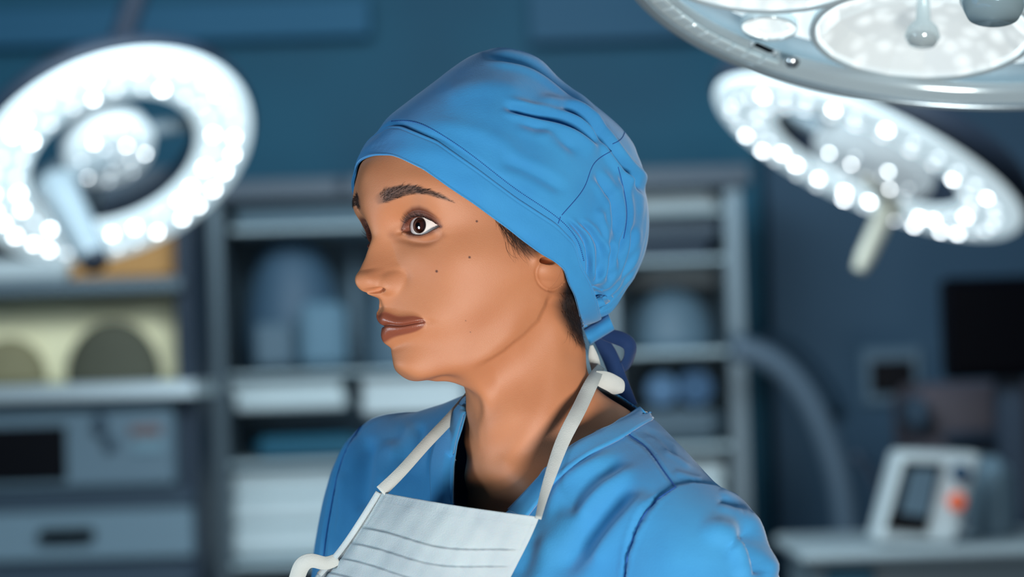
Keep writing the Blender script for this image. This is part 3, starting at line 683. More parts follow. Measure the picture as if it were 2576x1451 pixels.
def upsample(G, k):
    n = G.shape[1]; jj = np.arange(n*k)/k; j0 = jj.astype(int); f_ = (jj-j0)[:, None]
    p0, p1, p2, p3 = [G[:, (j0+q) % n] for q in (-1, 0, 1, 2)]
    return .5*(2*p1+(p2-p0)*f_+(2*p0-5*p1+4*p2-p3)*f_**2+(3*p1-p0-3*p2+p3)*f_**3)
def add_folds(V, N, folds, lo=-.15, hi=.12):
    u_, v_, _ = proj(V); facing = sstep(((CAM-V)*N).sum(1)/np.linalg.norm(CAM-V, axis=1), lo, hi); out = np.zeros(len(V))
    for line, wd_, dp in folds:
        L_ = smoothline(line, 24) if len(line) > 2 else np.array(line, float); d_, s_, t_ = seg_dist(u_, v_, L_)
        e = sstep(t_, 0, .22)*sstep(-t_, -1, -.78)
        if dp < 0: out += dp*e*(np.exp(-(d_/wd_)**2)-.45*np.exp(-((d_-1.9*wd_)/(1.1*wd_))**2))
        else: out += dp*e*np.exp(-(d_/wd_)**2)
    return V+N*(out*facing)[:, None]*1e-3
# crown
s_ = np.linspace(0, 1, 260)[:, None]; Tc = ths[None]*(1-s_)+.004*s_
CR = at_angle(Tc); CR = upsample(CR, 3); nrow, ncol = CR.shape[:2]; CV = CR.reshape(-1, 3); CF = grid_faces(nrow, ncol, True)[:, ::-1]
CN = normals(CV, CF); 
if (CN*(CV-CW)).sum(1).mean() < 0: CF = CF[:, ::-1]; CN = -CN
# small gathers where the crown is sewn to the band, strongest towards the nape
s_r = np.repeat(np.linspace(0, 1, nrow), ncol); phc = np.tile(np.linspace(-np.pi, np.pi, ncol, endpoint=False), nrow)
gat = np.sin(phc*46+2.2*np.sin(phc*7)+3*s_r)*.9*np.exp(-s_r/.16)*sstep(np.abs(phc), 1.75, 2.45)
puff = 2.2*sstep(s_r, 0, .05)*sstep(-s_r, -.6, -.1)
CV = CV+CN*(gat+puff-2.2)[:, None]*1e-3
FOLDS = [([(1255,262),(1333,284),(1413,308),(1474,342),(1529,374)], 9, -4.2), ([(1400,262),(1469,306),(1519,352),(1549,392),(1584,437),(1625,500)], 8, -6.5),
 ([(1205,133),(1262,144),(1333,160),(1408,208),(1490,285)], 9, -3.6), ([(1491,427),(1529,482),(1549,543),(1546,610)], 9, -2.8), ([(1554,417),(1569,477),(1577,543),(1565,610),(1550,680)], 6, -2.6),
 ([(1449,553),(1494,593),(1504,669),(1500,720)], 6, -2.4), ([(1420,548),(1474,613),(1480,684),(1482,730)], 5, -2.4), ([(1504,593),(1514,643),(1503,709)], 5, -1.8), ([(1534,600),(1538,660),(1528,715)], 6, -2.0), ([(1590,560),(1588,640),(1560,720)], 8, -2.2),
 ([(1335,250),(1430,268),(1520,330)], 16, 2.5), ([(1340,330),(1430,345),(1510,395)], 18, 2.6), ([(1290,300),(1380,330),(1460,390)], 12, -1.6), ([(1500,520),(1522,580),(1524,650)], 8, 1.6), ([(1600,380),(1612,470),(1606,560)], 12, 1.5),
 ([(1100,250),(1220,215),(1330,235)], 26, 1.6), ([(1060,310),(1200,330),(1330,400)], 22, 1.0), ([(1250,400),(1350,440),(1430,490)], 14, -1.2), ([(1494,560),(1560,470),(1600,430)], 14, 1.2)]
CN = normals(CV, CF); CV = add_folds(CV, CN, [(l_, w_, d_*1.3) for l_, w_, d_ in FOLDS])
u_, v_, _ = proj(CV); CN = normals(CV, CF); kn = np.exp(-((u_-1503)/32)**2-((v_-752)/26)**2)*(((CAM-CV)*CN).sum(1) > 0); CV = CV-CN*(kn*12e-3)[:, None]
cap = empty('surgical_cap', (CW[0], CW[1], CW[2])); cap.parent = person
crown = mesh_obj('surgical_cap', CV, CF, CAPM, person); bpy.data.objects.remove(cap)
cap = crown
so = cap.modifiers.new('s', 'SOLIDIFY'); so.thickness = .0012; so.offset = -1
# band: runs from the seam down to the edge over the brow, folded double
sb = np.linspace(0, 1, 44)[:, None]; Tb = (ths-.008)[None]*(1-sb)+thr[None]*sb
BR = upsample(at_angle(Tb), 3); nb, ncb = BR.shape[:2]; BV = BR.reshape(-1, 3); BF = grid_faces(nb, ncb, True)[:, ::-1]; BN = normals(BV, BF)
if (BN*(BV-CW)).sum(1).mean() < 0: BF = BF[:, ::-1]; BN = -BN
sbr = np.repeat(np.linspace(0, 1, nb), ncb)
prof = -1.4+2.0*np.sqrt(np.clip(1-(1-np.clip(sbr/.05, 0, 1))**2, 0, 1))-.5*np.exp(-((sbr-.12)/.018)**2)+.7*sstep(sbr, .94, .98)-.9*sstep(sbr, .985, 1)
wv = .35*np.sin(np.tile(np.linspace(-np.pi, np.pi, ncb, endpoint=False), nb)*11+sbr*5)*np.sin(sbr*np.pi)
BV = BV+BN*(prof+wv)[:, None]*1e-3
band = mesh_obj('cap_band', BV, BF, CAPM, cap); band['label'] = 'sewn headband of the cap'; so = band.modifiers.new('s', 'SOLIDIFY'); so.thickness = .0016; so.offset = -1
# stitched seam lines
def relax(L_, k=4):
    for _ in range(k): L_[1:-1] = (L_[:-2]+2*L_[1:-1]+L_[2:])/4
    return L_
def surf_bvh(V, F): return BVHTree.FromPolygons([Vector(v) for v in V], [tuple(int(i) for i in q) for q in F])
def cast_line(pts, bvh, lift=.0004, n=60, fallback=None):
    L_ = smoothline(pts, n) if len(pts) > 2 else np.array([np.array(pts[0])+(np.array(pts[1])-np.array(pts[0]))*t for t in np.linspace(0, 1, n)]); out = []
    for q in L_:
        d_ = P(q[0], q[1], 1.0)-CAM; h = bvh.ray_cast(Vector(CAM), Vector(d_))
        if h[0] is not None: nn = np.array(h[1]); nn = nn if nn@d_ < 0 else -nn; out.append(np.array(h[0])+nn*lift)
    return np.array(out)
crb = surf_bvh(CV, CF); bdb = surf_bvh(BV, BF)
sm = MB()
for ln in ([(1575,322),(1562,350),(1541,362)], [(1538,380),(1494,412),(1474,462),(1438,513),(1413,541)], [(1410,545),(1404,562)], [(1555,420),(1569,477),(1577,543),(1569,600)]):
    sm.tube(cast_line(ln, crb, .0001), .0003, 5)
sm.build('cap_seam', THREAD, cap, True)
st = MB(); L_ = cast_line([(985,305),(1030,305),(1110,338),(1210,408),(1310,484),(1408,552),(1452,603),(1470,660)], crb, .0002, 260)
for i in range(0, len(L_)-2, 2): st.tube(L_[i:i+2], .00035, 4)
st.build('stitching', THREAD, cap, True)
# ribbons
def ribbon(name, pts, w, d, m, parent, thick=.0012, tilt=None, n=40, wend=None):
    """pts: image points, d: depth(s); w: width in photograph pixels at that depth"""
    pts = np.array(pts, float); dd = np.broadcast_to(np.asarray(d, float), (len(pts),)); ww = np.broadcast_to(np.asarray(w, float), (len(pts),)); tl = np.broadcast_to(np.asarray(0 if tilt is None else tilt, float), (len(pts),))
    t0 = np.r_[0, np.cumsum(np.linalg.norm(np.diff(pts, axis=0), axis=1))]; q = nspline(t0, np.c_[pts, dd*1000, ww, tl], np.linspace(0, t0[-1], n))
    c = P(q[:, 0], q[:, 1], q[:, 2]/1000); t = np.gradient(c, axis=0); t /= np.linalg.norm(t, axis=1, keepdims=True)
    vd = c-CAM; vd /= np.linalg.norm(vd, axis=1, keepdims=True); s = np.cross(t, vd); s /= np.linalg.norm(s, axis=1, keepdims=True); nn = np.cross(s, t)
    a = np.radians(q[:, 4])[:, None]; side = s*np.cos(a)+nn*np.sin(a); nrm = np.cross(side, t)
    hw_ = (q[:, 3]*q[:, 2]/1000/FPX/2)[:, None]; h = thick/2
    ring = [side*hw_*k+nrm*z_ for k, z_ in ((-1, 0), (-.96, h), (-.5, h*1.15), (0, h), (.5, h*1.15), (.96, h), (1, 0), (.96, -h), (0, -h), (-.96, -h))]
    V = np.stack([c+r for r in ring], 1).reshape(-1, 3); F = [tuple(int(i) for i in f) for f in grid_faces(n, len(ring), True)]+[tuple(range(len(ring)))[::-1], tuple((n-1)*len(ring)+k for k in range(len(ring)))]
    return mesh_obj(name, V, F, m, parent)
dK = float(proj(h2w(A_(0, -88, -60)))[2])-.012
ribbon('cap_tie', [(1500,838),(1528,884),(1556,950),(1584,1024)], [30,40,40,42], dK+.004, TIEM, cap)
ribbon('cap_tie', [(1512,838),(1548,848),(1583,868),(1581,902),(1560,926),(1536,930)], [26,36,36,33,30,22], [dK, dK-.003, dK-.004, dK+.002, dK+.008, dK+.01], TIEM, cap, tilt=[0, 0, 15, 40, 20, 0])
ribbon('cap_tie', [(1468,768),(1466,792),(1472,822)], [22,17,12], dK-.012, CAPM, cap)
kb = MB(); V_k = []
for i, uu_ in enumerate(np.linspace(-1, 1, 14)):
    for j, a in enumerate(np.linspace(0, 2*np.pi, 24, endpoint=False)):
        ex, ez = 1-.10*uu_**4, .9; cx_, cy_ = 1507+uu_*31, 828-uu_*19
        pu, pv = cx_+(.50*18*np.cos(a))*.9, cy_+20*np.cos(a); dz_ = -.009*np.sin(a)*(1+.12*np.sin(3*uu_+1))
        V_k.append(P(pu, pv, dK-.006+dz_))
F_k = [tuple(int(q) for q in f) for f in grid_faces(14, 24, True)]+[tuple(range(24))[::-1], tuple(13*24+k for k in range(24))]
kb.add(V_k, F_k); kb.build('cap_knot', CAPM, cap, sharp=50)

# ------------------------------------------------------------------ the scrub top
SCRM = cloth_material('scrub_cotton', (58, 142, 194), (46, 126, 182)); SEAMM = mat('scrub_thread', (26, 84, 160), .8)
TOR = rot3(47, 0, 1.0); TO = h2w(A_(0, -12, -165))
def t2w(p): return TO+(np.asarray(p, float)@TOR.T)*1e-3
def w2t(p): return ((np.asarray(p, float)-TO)@TOR)*1e3
hh = 2.4; lo = A_(-300, -150, -470); shp3 = tuple(int(v) for v in ((300-lo[0])/hh, (160-lo[1])/hh, (40-lo[2])/hh))
GX, GY, GZ = [lo[i]+hh*np.arange(shp3[i], dtype=np.float32) for i in range(3)]; GX = GX[:, None, None]; GY = GY[None, :, None]; GZ = GZ[None, None, :]
def cone(a, b, ra, rb):
    a = A_(*a); b = A_(*b); d = b-a; l2 = float(d@d); t = np.clip(((GX-a[0])*d[0]+(GY-a[1])*d[1]+(GZ-a[2])*d[2])/l2, 0, 1).astype(np.float32)
    return np.sqrt((GX-a[0]-t*d[0])**2+(GY-a[1]-t*d[1])**2+(GZ-a[2]-t*d[2])**2)-(ra+(rb-ra)*t)
def elp(c, r):
    q = np.sqrt(((GX-c[0])/r[0])**2+((GY-c[1])/r[1])**2+((GZ-c[2])/r[2])**2); return (q-1)*min(r)
def smn(a, b, k):
    h = np.clip(.5+.5*(b-a)/k, 0, 1); return b+(a-b)*h-k*h*(1-h)
S_ = elp((0, 4, -190), (160, 100, 175)); S_ = smn(S_, elp((0, 0, -360), (158, 100, 260)), 40)
S_ = smn(S_, cone((-120, -20, -62), (120, -20, -62), 58, 58), 40)
for sgn in (-1, 1):
    S_ = smn(S_, cone((0, -28, -26), (sgn*100, -26, -52), 62, 50), 34)
    S_ = smn(S_, cone((sgn*152, -14, -82), (sgn*(205 if sgn > 0 else 178), 2 if sgn > 0 else 16, -250), 56, 58), 22)
S_ = np.maximum(S_, lo[2]+8-GZ+0*S_)
SV, SQ = surface_nets(S_, lo, hh); del S_
def smooth_mesh(V, F, n, lam=.5):
    e = np.concatenate([F[:, [i, (i+1) % F.shape[1]]] for i in range(F.shape[1])]); a = np.r_[e[:, 0], e[:, 1]]; b = np.r_[e[:, 1], e[:, 0]]; deg_ = np.maximum(np.bincount(a, minlength=len(V)), 1)
    for _ in range(n):
        V = V+lam*(np.stack([np.bincount(a, V[b, k], len(V)) for k in range(3)], 1)/deg_[:, None]-V)
    return V
SV = smooth_mesh(SV, SQ, 6); SW = t2w(SV)
SHL = [(1176,990),(1120,1012),(1060,1030),(1005,1038),(950,1046),(900,1080),(868,1118),(842,1165),(822,1222),(806,1290),(795,1350),(787,1405),(782,1470)]
SHR = [(1600,1022),(1640,1050),(1700,1108),(1750,1160),(1800,1214),(1850,1252),(1895,1305),(1920,1360),(1936,1420),(1962,1475),(1990,1530)]
SW = outline_fit(SW, [SHL, SHR], [t2w(A_(*q)) for q in ((0, 100, -150), (60, 100, -120), (-60, 100, -120), (0, -100, -200), (100, 90, -200), (-100, 90, -200), (150, 60, -350), (-150, 60, -350), (0, 90, -420), (0, 60, -60), (230, 0, -300), (-230, 0, -300))])
ST = np.concatenate([SQ[:, [0, 1, 2]], SQ[:, [0, 2, 3]]]); SN = normals(SW, ST)
if (SN*(SW-t2w(A_(0, 0, -200)))).sum(1).mean() < 0: ST = ST[:, ::-1]; SN = -SN
SFOLD = [([(1600,1200),(1572,1240),(1527,1292),(1488,1337),(1436,1399),(1395,1470)], 34, -6.0), ([(1575,1145),(1514,1194),(1462,1240),(1425,1310)], 20, -3.2),
 ([(1560,1140),(1480,1175),(1426,1207),(1392,1260),(1372,1330)], 16, 2.6), ([(1620,1165),(1540,1214),(1488,1272),(1440,1330)], 15, 2.0), ([(1640,1235),(1580,1290),(1530,1350),(1490,1440)], 26, 4.0),
 ([(1800,1262),(1832,1268),(1870,1282)], 10, -2.6), ([(1750,1330),(1850,1360),(1900,1420),(1940,1500)], 26, 5.0),
 ([(1665,1130),(1700,1150),(1740,1180)], 7, 1.0), ([(1690,1185),(1735,1200),(1775,1208)], 9, 1.2), ([(1620,1080),(1670,1110),(1700,1150)], 7, -1.0), ([(1345,1330),(1330,1400),(1300,1460)], 20, -2.0),
 ([(935,1090),(922,1150),(912,1230),(905,1300)], 22, -5.0), ([(985,1100),(990,1170),(960,1230)], 18, 2.5), ([(868,1180),(862,1270),(850,1360)], 11, 2.2), ([(1060,1060),(1040,1130),(1010,1180)], 16, -3.0),
 ([(974,1040),(935,1051),(893,1094),(863,1152),(847,1207),(834,1272),(818,1370),(812,1450)], 5, -2.2), ([(1700,1225),(1650,1260),(1603,1330),(1580,1400),(1568,1480)], 5.5, -1.8),
 ([(1553,1060),(1580,1092),(1620,1120),(1660,1170),(1700,1227)], 4.5, -1.2)]
SW = add_folds(SW, SN, SFOLD, .02, .35); SW = add_folds(SW, SN, [([(1838,1336),(1862,1340),(1882,1362),(1896,1400),(1908,1460)], 19, -9.0)], .0, .3); SN = normals(SW, ST)
u_, v_, _ = proj(SW)
slv = [(1703,1222),(1740,1215),(1795,1222),(1860,1250),(1990,1380),(2050,1600),(1560,1600),(1582,1400),(1605,1330),(1652,1262)]
SW = SW+SN*(2.6e-3*sstep(poly_sd(u_, v_, slv), -1, 5)*((SN*(CAM-SW)).sum(1) > -.2))[:, None]
OPEN = [(1174,900),(1172,1030),(1160,1075),(1148,1112),(1139,1170),(1137,1268),(1150,1330),(1235,1318),(1282,1280),(1330,1230),(1390,1166),(1440,1121),(1500,1091),(1560,1061),(1597,1038),(1617,1027),(1640,1010),(1640,900)]
so_ = -poly_sd(u_, v_, OPEN); tl_ = w2t(SW); so_ = np.where(((SN*(CAM-SW)).sum(1) < -.02) | (tl_[:, 2] < -150) | (np.hypot(tl_[:, 0], tl_[:, 1]) > 150), np.abs(so_)+1, so_)
s2 = np.minimum(so_, (tl_[:, 2]-(lo[2]+14))*5)
KV, KF = clip_mesh(SW, ST, s2)
scrub = mesh_obj('scrub_top', KV, KF, SCRM, person)
md = scrub.modifiers.new('s', 'SOLIDIFY'); md.thickness = .0014; md.offset = -1
scb = surf_bvh(KV, KF)
def offset_band(name, edge, inner, bvh, lift, m, parent, n=70, thick=.0022):
    """a strip of cloth lying on a surface between two image lines"""
    a = smoothline(edge, n); b = smoothline(inner, n); rows = []
    for k in np.linspace(0, 1, 9):
        row = []
        for i in range(n):
            q = a[i]*(1-k)+b[i]*k; d_ = P(q[0], q[1], 1.0)-CAM; h = bvh.ray_cast(Vector(CAM), Vector(d_)); row.append(None if h[0] is None else np.array(h[0]))
        rows.append(row)
    for r in rows:
        last = None
        for i in list(range(n))+list(range(n))[::-1]:
            if r[i] is None and last is not None: q = a[i]; r[i] = last if False else None
            if r[i] is not None: last = r[i]
    # fill gaps by depth of the nearest hit
    hit = [(i, k) for k in range(9) for i in range(n) if rows[k][i] is not None]; hp = np.array([rows[k][i] for i, k in hit]); hz = proj(hp)[2]; ha = np.array(hit, float)
    for k in range(9):
        q = a*(1-k/8)+b*(k/8)
        for i in range(n):
            j = np.argsort((ha[:, 0]-i)**2+(9*(ha[:, 1]-k))**2)[:3]; z_ = hz[j].mean() if rows[k][i] is None else proj(rows[k][i])[2]
            rows[k][i] = P(q[i][0], q[i][1], z_)
    G_ = np.array(rows); 
    for _ in range(6):
        G2 = G_.copy(); G2[:, 1:-1] = (G_[:, :-2]+2*G_[:, 1:-1]+G_[:, 2:])/4; G_ = G2
    V = G_.reshape(-1, 3); F = grid_faces(9, n); N_ = normals(V, F); N_ = np.where(((CAM-V)*N_).sum(1, keepdims=True) < 0, -N_, N_)
    edgek = np.repeat(np.linspace(0, 1, 9), n); V = V+N_*(lift+.0006*np.sin(edgek*np.pi))[:, None]
    if (normals(V, F)*(CAM-V)).sum(1).mean() < 0: F = F[:, ::-1]
    o = mesh_obj(name, V, F, m, parent); md = o.modifiers.new('s', 'SOLIDIFY'); md.thickness = thick; md.offset = -1; return o
offset_band('neckband', [(1280,1283),(1330,1231),(1390,1166),(1440,1121),(1500,1091),(1560,1061),(1597,1038),(1614,1029)], [(1325,1305),(1362,1258),(1412,1200),(1462,1160),(1510,1132),(1572,1100),(1615,1072),(1642,1058)], scb, .0022, SCRM, scrub)
offset_band('neckband', [(1137,1275),(1138,1220),(1140,1170),(1148,1112),(1158,1075),(1172,1028)], [(1088,1262),(1087,1215),(1086,1165),(1097,1118),(1115,1080),(1158,1022)], scb, .0022, SCRM, scrub)
for ln in ([(1553,1062),(1580,1092),(1620,1120),(1660,1170),(1700,1226)], [(1700,1226),(1650,1261),(1603,1330),(1580,1400),(1569,1470)], [(974,1040),(935,1051),(893,1094),(863,1152),(847,1207),(834,1272),(818,1370),(812,1450)]):
    l_ = relax(cast_line(ln, scb, .0004, 70), 6)
    if len(l_) > 3: MB().tube(l_, .0004, 5).build('scrub_seam', SEAMM, scrub, True)

# ------------------------------------------------------------------ the face mask hanging at her throat
MASKM = mat('mask_cloth', (178, 192, 197), .85, Subsurface_Weight=.15, Subsurface_Scale=.004); noisy(MASKM, (166, 180, 187), 30, 3, .35, .65, .3, 1200)
STRAPM = mat('mask_strap_cloth', (186, 192, 190), .85); noisy(STRAPM, (172, 180, 178), 40, 3, .35, .65, .3, 1500)
mask = empty('face_mask', P(1100, 1350, 1.57), 'white pleated face mask hanging by its straps at the throat of the person', 'face mask')
nu, nv = 110, 120
cA, cB, cC, cD = (948,1236,1.598), (1357,1300,1.535), (1215,1600,1.545), (760,1520,1.625)    # corners: top left, top right, bottom right, bottom left
LEFT = smoothline([(948,1236),(925,1275),(895,1322),(868,1362),(838,1400),(800,1440),(760,1520)], nv); RIGHT = smoothline([(1357,1300),(1338,1345),(1312,1398),(1285,1451),(1250,1525),(1215,1600)], nv)
mu = np.linspace(0, 1, nu); mv = np.linspace(0, 1, nv); MG = np.zeros((nv, nu, 3))
for j in range(nv):
    a = LEFT[j]; b = RIGHT[j]; v_j = mv[j]; sag = np.sin(mu*np.pi)
    px_ = a[0]+(b[0]-a[0])*mu; py_ = a[1]+(b[1]-a[1])*mu+sag*(4+10*v_j)-6*np.sin(mu*2*np.pi)*v_j
    dp = (1.598+.03*v_j)*(1-mu)+(1.535+.012*v_j)*mu-.020*sag-.006*np.sin(v_j*np.pi)
    MG[j] = P(px_, py_, dp)
MVv = MG.reshape(-1, 3); MF = grid_faces(nv, nu); MN = normals(MVv, MF)
if (MN*(CAM-MVv)).sum(1).mean() < 0: MF = MF[:, ::-1]; MN = -MN
uuu = np.tile(mu, nv); vvv = np.repeat(mv, nu); vw = vvv+.012*np.sin(uuu*9)+.02*(uuu-.5)
disp = np.zeros(len(uuu)); edge_in = sstep(uuu, .02, .10)*sstep(-uuu, -.98, -.90)
for p0, dpt in ((.30, 2.2), (.44, 2.4), (.58, 2.2), (.72, 2.2), (.86, 2.0)):
    k = vw-p0-.03*np.sin(uuu*np.pi); disp += dpt*(np.where(k > 0, np.exp(-k/.07), sstep(k, -.012, 0)))*edge_in*.9
for p0 in (.026, .044, .062): disp -= .35*np.exp(-((vvv-p0)/.005)**2)*(.6+.4*np.sign(np.sin(uuu*260)))
disp += (.25*np.sin(uuu*26+1.5*np.sin(vvv*9))*np.sin(vvv*14)+.12*np.sin(uuu*57+vvv*5))*edge_in
disp -= .5*np.exp(-((uuu-.045)/.008)**2)+.5*np.exp(-((uuu-.965)/.006)**2)
MVv = MVv+MN*disp[:, None]*1e-3
panel = mesh_obj('mask_panel', MVv, MF, MASKM, mask); md = panel.modifiers.new('s', 'SOLIDIFY'); md.thickness = .0012; md.offset = -1
hem = lambda name, pts, w, d: ribbon(name, pts, w, d, STRAPM, mask, thick=.0008, n=50)
ribbon('side_binding', [(952,1238),(928,1277),(898,1324),(871,1364),(840,1404),(802,1446)], 15, [1.594, 1.595, 1.597, 1.600, 1.603, 1.606], MASKM, mask, n=50)
ribbon('strap', [(958,1236),(1010,1185),(1070,1118),(1130,1055),(1168,1012),(1205,968)], [32,29,28,28,28,27], [1.592,1.600,1.618,1.645,1.672,1.70], STRAPM, mask, thick=.0008, n=60)
def touch(pts, lift=.0085):
    out = []
    for a, b in pts:
        d_ = P(a, b, 1.0)-CAM; z_ = [float(proj(np.array(h[0]))[2]) for h in (bodybvh.ray_cast(Vector(CAM), Vector(d_)), scb.ray_cast(Vector(CAM), Vector(d_))) if h[0] is not None]
        out.append(min(z_)-lift if z_ else 1.66)
    return out
_sp = [(1354,1304),(1366,1255),(1388,1185),(1420,1100),(1456,1030),(1476,988)]; _sd = touch(_sp); _sd = list(np.minimum(_sd, np.linspace(1.534, _sd[5]-.002, 6)))
ribbon('strap', [(1354,1304),(1366,1255),(1388,1185),(1420,1100),(1456,1030),(1476,988),(1502,938),(1512,922)], [16,22,30,36,37,36,28,20], _sd[:5]+[_sd[5], 1.640, 1.66], STRAPM, mask, thick=.0008, n=60)
ribbon('strap', [(1488,868),(1491,890),(1497,915),(1502,938)], [8,22,26,24], 1.662, STRAPM, mask, thick=.0008, n=24)
ribbon('strap', [(1496,948),(1520,955),(1545,967),(1560,978),(1568,985)], [32,44,46,36,8], [1.640,1.645,1.648,1.65,1.65], STRAPM, mask, thick=.0008, n=30)
ribbon('strap', [(850,1405),(815,1416),(785,1410),(766,1416),(748,1450),(735,1490),(728,1540)], [30,34,36,40,40,38,36], [1.603,1.600,1.598,1.598,1.60,1.605,1.61], STRAPM, mask, thick=.0008, n=50)

# ------------------------------------------------------------------ the room
WALLM = mat('wall_paint', (0, 90, 118), .7); noisy(WALLM, (0, 72, 100), 1.5, 2, .3, .7)
WALLR = mat('wall_paint_slate', (40, 72, 96), .7); CEILM = mat('ceiling_paint', (60, 100, 130), .8); FLOORM = mat('floor_vinyl', (60, 84, 100), .4); noisy(FLOORM, (52, 74, 90), 3, 3)
SOFF = mat('soffit_paint', (30, 96, 130), .7); SOFF2 = mat('soffit_panel', (34, 86, 116), .7)
STEEL = mat('brushed_steel', (104, 120, 130), .38, .55); GREY = mat('cabinet_grey', (98, 122, 136), .5); DGREY = mat('dark_frame', (48, 66, 82), .5); NAVY = mat('dark_navy', (26, 44, 62), .6)
BLACK = mat('black_plastic', (3, 4, 10), .4, Specular_IOR_Level=.12); WHITE = mat('white_plastic', (200, 212, 216), .5); LINEN = mat('white_linen', (204, 218, 222), .8); BEIGE = mat('beige_packing', (255, 246, 204), .7); BROWN = mat('brown_carton', (186, 136, 78), .7)
MIDG = mat('mid_grey', (84, 108, 124), .6); TEALM = mat('teal_tray', (30, 92, 116), .6); PALE = mat('pale_shelf', (176, 196, 204), .5); INNER = mat('cabinet_inside', (88, 116, 134), .7)
def struct(name, c, d, m):
    o = MB().box(c, d).build(name, m); tag(o, kind='structure'); return o
WY = 6.9
struct('wall_back', (0, WY+.05, 1.5), (8, .1, 3.0), WALLM); struct('wall_left', (-3.55, 3.4, 1.5), (.1, 7.0, 3.0), WALLM); struct('wall_right', (3.55, 3.4, 1.5), (.1, 7.0, 3.0), WALLR)
struct('floor', (0, 3.2, -.05), (7.2, 7.6, .1), FLOORM); struct('ceiling', (0, 3.4, 3.05), (7.2, 7.2, .1), CEILM)
def at(px, py, d): return P(px, py, d)
def dims(w, h, d): return w*d/FPX, h*d/FPX
def pb(mb, x0, y0, x1, y1, d, th, b=.004, front=True):
    """an upright block whose front face covers this part of the picture at depth d"""
    c = at((x0+x1)/2, (y0+y1)/2, d); w, h = dims(x1-x0, y1-y0, d)
    if y1 >= 2000: t_ = c[2]+h/2; c[2] = t_/2; h = t_          # stands on the floor
    c = c+A_(0, th/2, 0); mb.box(c, (w, th, h), b=b); return mb
def part(name, x0, y0, x1, y1, d, th, m, parent=None, b=.004):
    return pb(MB(), x0, y0, x1, y1, d, th, b).build(name, m, parent)
D0 = 6.0
# wall panel right of the cabinet and the boxed ceiling edge
tag(part('trim_1', -900, 20, 930, 118, 6.84, .05, SOFF), kind='structure'); tag(part('trim_2', 1330, -60, 3600, 72, 6.84, .05, SOFF2), kind='structure')
tag(part('trim_3', 1960, 60, 3600, 2600, 6.6, .2, WALLR), kind='structure')
# --- tall glass-fronted supply cabinet
cab = empty('supply_cabinet', at(1200, 2050, D0+.3)*A_(1, 1, 0), 'wide grey supply cabinet with open bright shelves behind the person', 'cabinet')
W_ = lambda *a, **k: part(*a, parent=cab, **k)
W_('back_panel', 548, 440, 1885, 2100, D0+.42, .03, INNER)
W_('header', 540, 432, 1890, 486, D0-.02, .46, DGREY)
for x0, x1, m in ((500, 536, NAVY), (536, 578, STEEL), (1180, 1215, MIDG), (1540, 1572, STEEL), (1846, 1892, STEEL)): W_('post', x0, 440, x1, 2100, D0-.01, .44 if m in (STEEL, NAVY) else .06, m)
for y_, h_ in ((556, 14), (925, 12), (1150, 14), (1400, 20)): W_('shelf', 578, y_, 1540, y_+h_, D0+.02, .4, PALE)
for y_, h_ in ((528, 10), (648, 12), (880, 14), (1120, 14), (1400, 20)): W_('shelf', 1572, y_, 1846, y_+h_, D0+.02, .4, PALE)
W_('divider', 880, 570, 904, 925, D0+.3, .03, MIDG)
W_('hinge', 846, 448, 872, 476, D0-.035, .02, NAVY)
def item(name, x0, y0, x1, y1, d, m, label, cat, grp=None, th=.22, b=.012, kind='box'):
    c = at((x0+x1)/2, y1, d)+A_(0, th/2, 0); w, h = dims(x1-x0, y1-y0, d); mb = MB()
    if kind == 'box': mb.box(c+A_(0, 0, h/2), (w, th, h), b=b)
    elif kind == 'dome':       # a bowl or bundle with a rounded top
        n_ = 14; a = np.linspace(0, np.pi/2, n_); r = w/2; mb.lathe([(0, 0), (r*.92, 0), (r, h*.12)]+[(r*math.cos(t), h*.12+h*.88*math.sin(t)) for t in a], c, np.diag([1, min(1, th/w), 1]), 28)
    elif kind == 'roll':
        r = h/2; a = np.linspace(0, 2*np.pi, 28, endpoint=False); pts = np.array([c+A_(0, -th/2, r), c+A_(0, th/2, r)]); mb.tube(np.linspace(pts[0], pts[1], 4), [r*.96, r, r, r*.96], 28)
    elif kind == 'stack':
        k = max(2, int(h/.075)); hz = h/k
        for i in range(k): mb.box(c+A_(rng.uniform(-.006, .006), 0, hz*(i+.5)), (w-rng.uniform(0, .02), th, hz*.99), b=hz*.16)
    o = mb.build(name, m, smooth=kind in ('dome', 'roll'), sharp=40 if kind in ('dome', 'roll') else None)
    return tag(o, label, cat, grp)
S1 = D0+.10  # supplies; white and dark colours stand in for lit and dim bays
BINM = mat('bin_slate', (62, 90, 112), .6)
item('storage_bin', 600, 574, 860, 925, S1, BINM, 'dark rounded bin filling the shelf directly left of the woman', 'bin', kind='dome', th=.26)
item('storage_bin', 905, 640, 1120, 925, S1, MIDG, 'grey rounded bin on the shelf right behind the nose of the woman', 'bin', kind='dome', th=.26)
item('instrument_tray', 584, 500, 1160, 555, S1-.03, mat('tray_pale', (112, 138, 154), .6), 'long pale tray on the top shelf left of the cap', 'tray', th=.3, b=.015)
item('wrapped_pack', 640, 812, 740, 925, S1-.08, MIDG, 'small slate wrapped pack low in front of the dark rounded bin', 'pack', th=.06)
item('wrapped_pack', 752, 760, 872, 925, S1-.08, mat('pack_blue', (96, 130, 150), .7), 'paler blue wrapped pack in front of the dark rounded bin', 'pack', th=.06, b=.02)
item('supply_box', 640, 640, 740, 740, S1-.06, MIDG, 'small grey packet in front of the dark rounded bin', 'box', th=.03) if False else None
item('linen_stack', 588, 940, 868, 1040, S1, LINEN, 'low white folded linen on the middle shelf beside the steel post', 'linen', kind='stack') if False else None
item('linen_stack', 582, 945, 870, 1030, S1-.04, LINEN, 'low pile of white linen left of the chin on the middle shelf', 'linen', kind='stack')
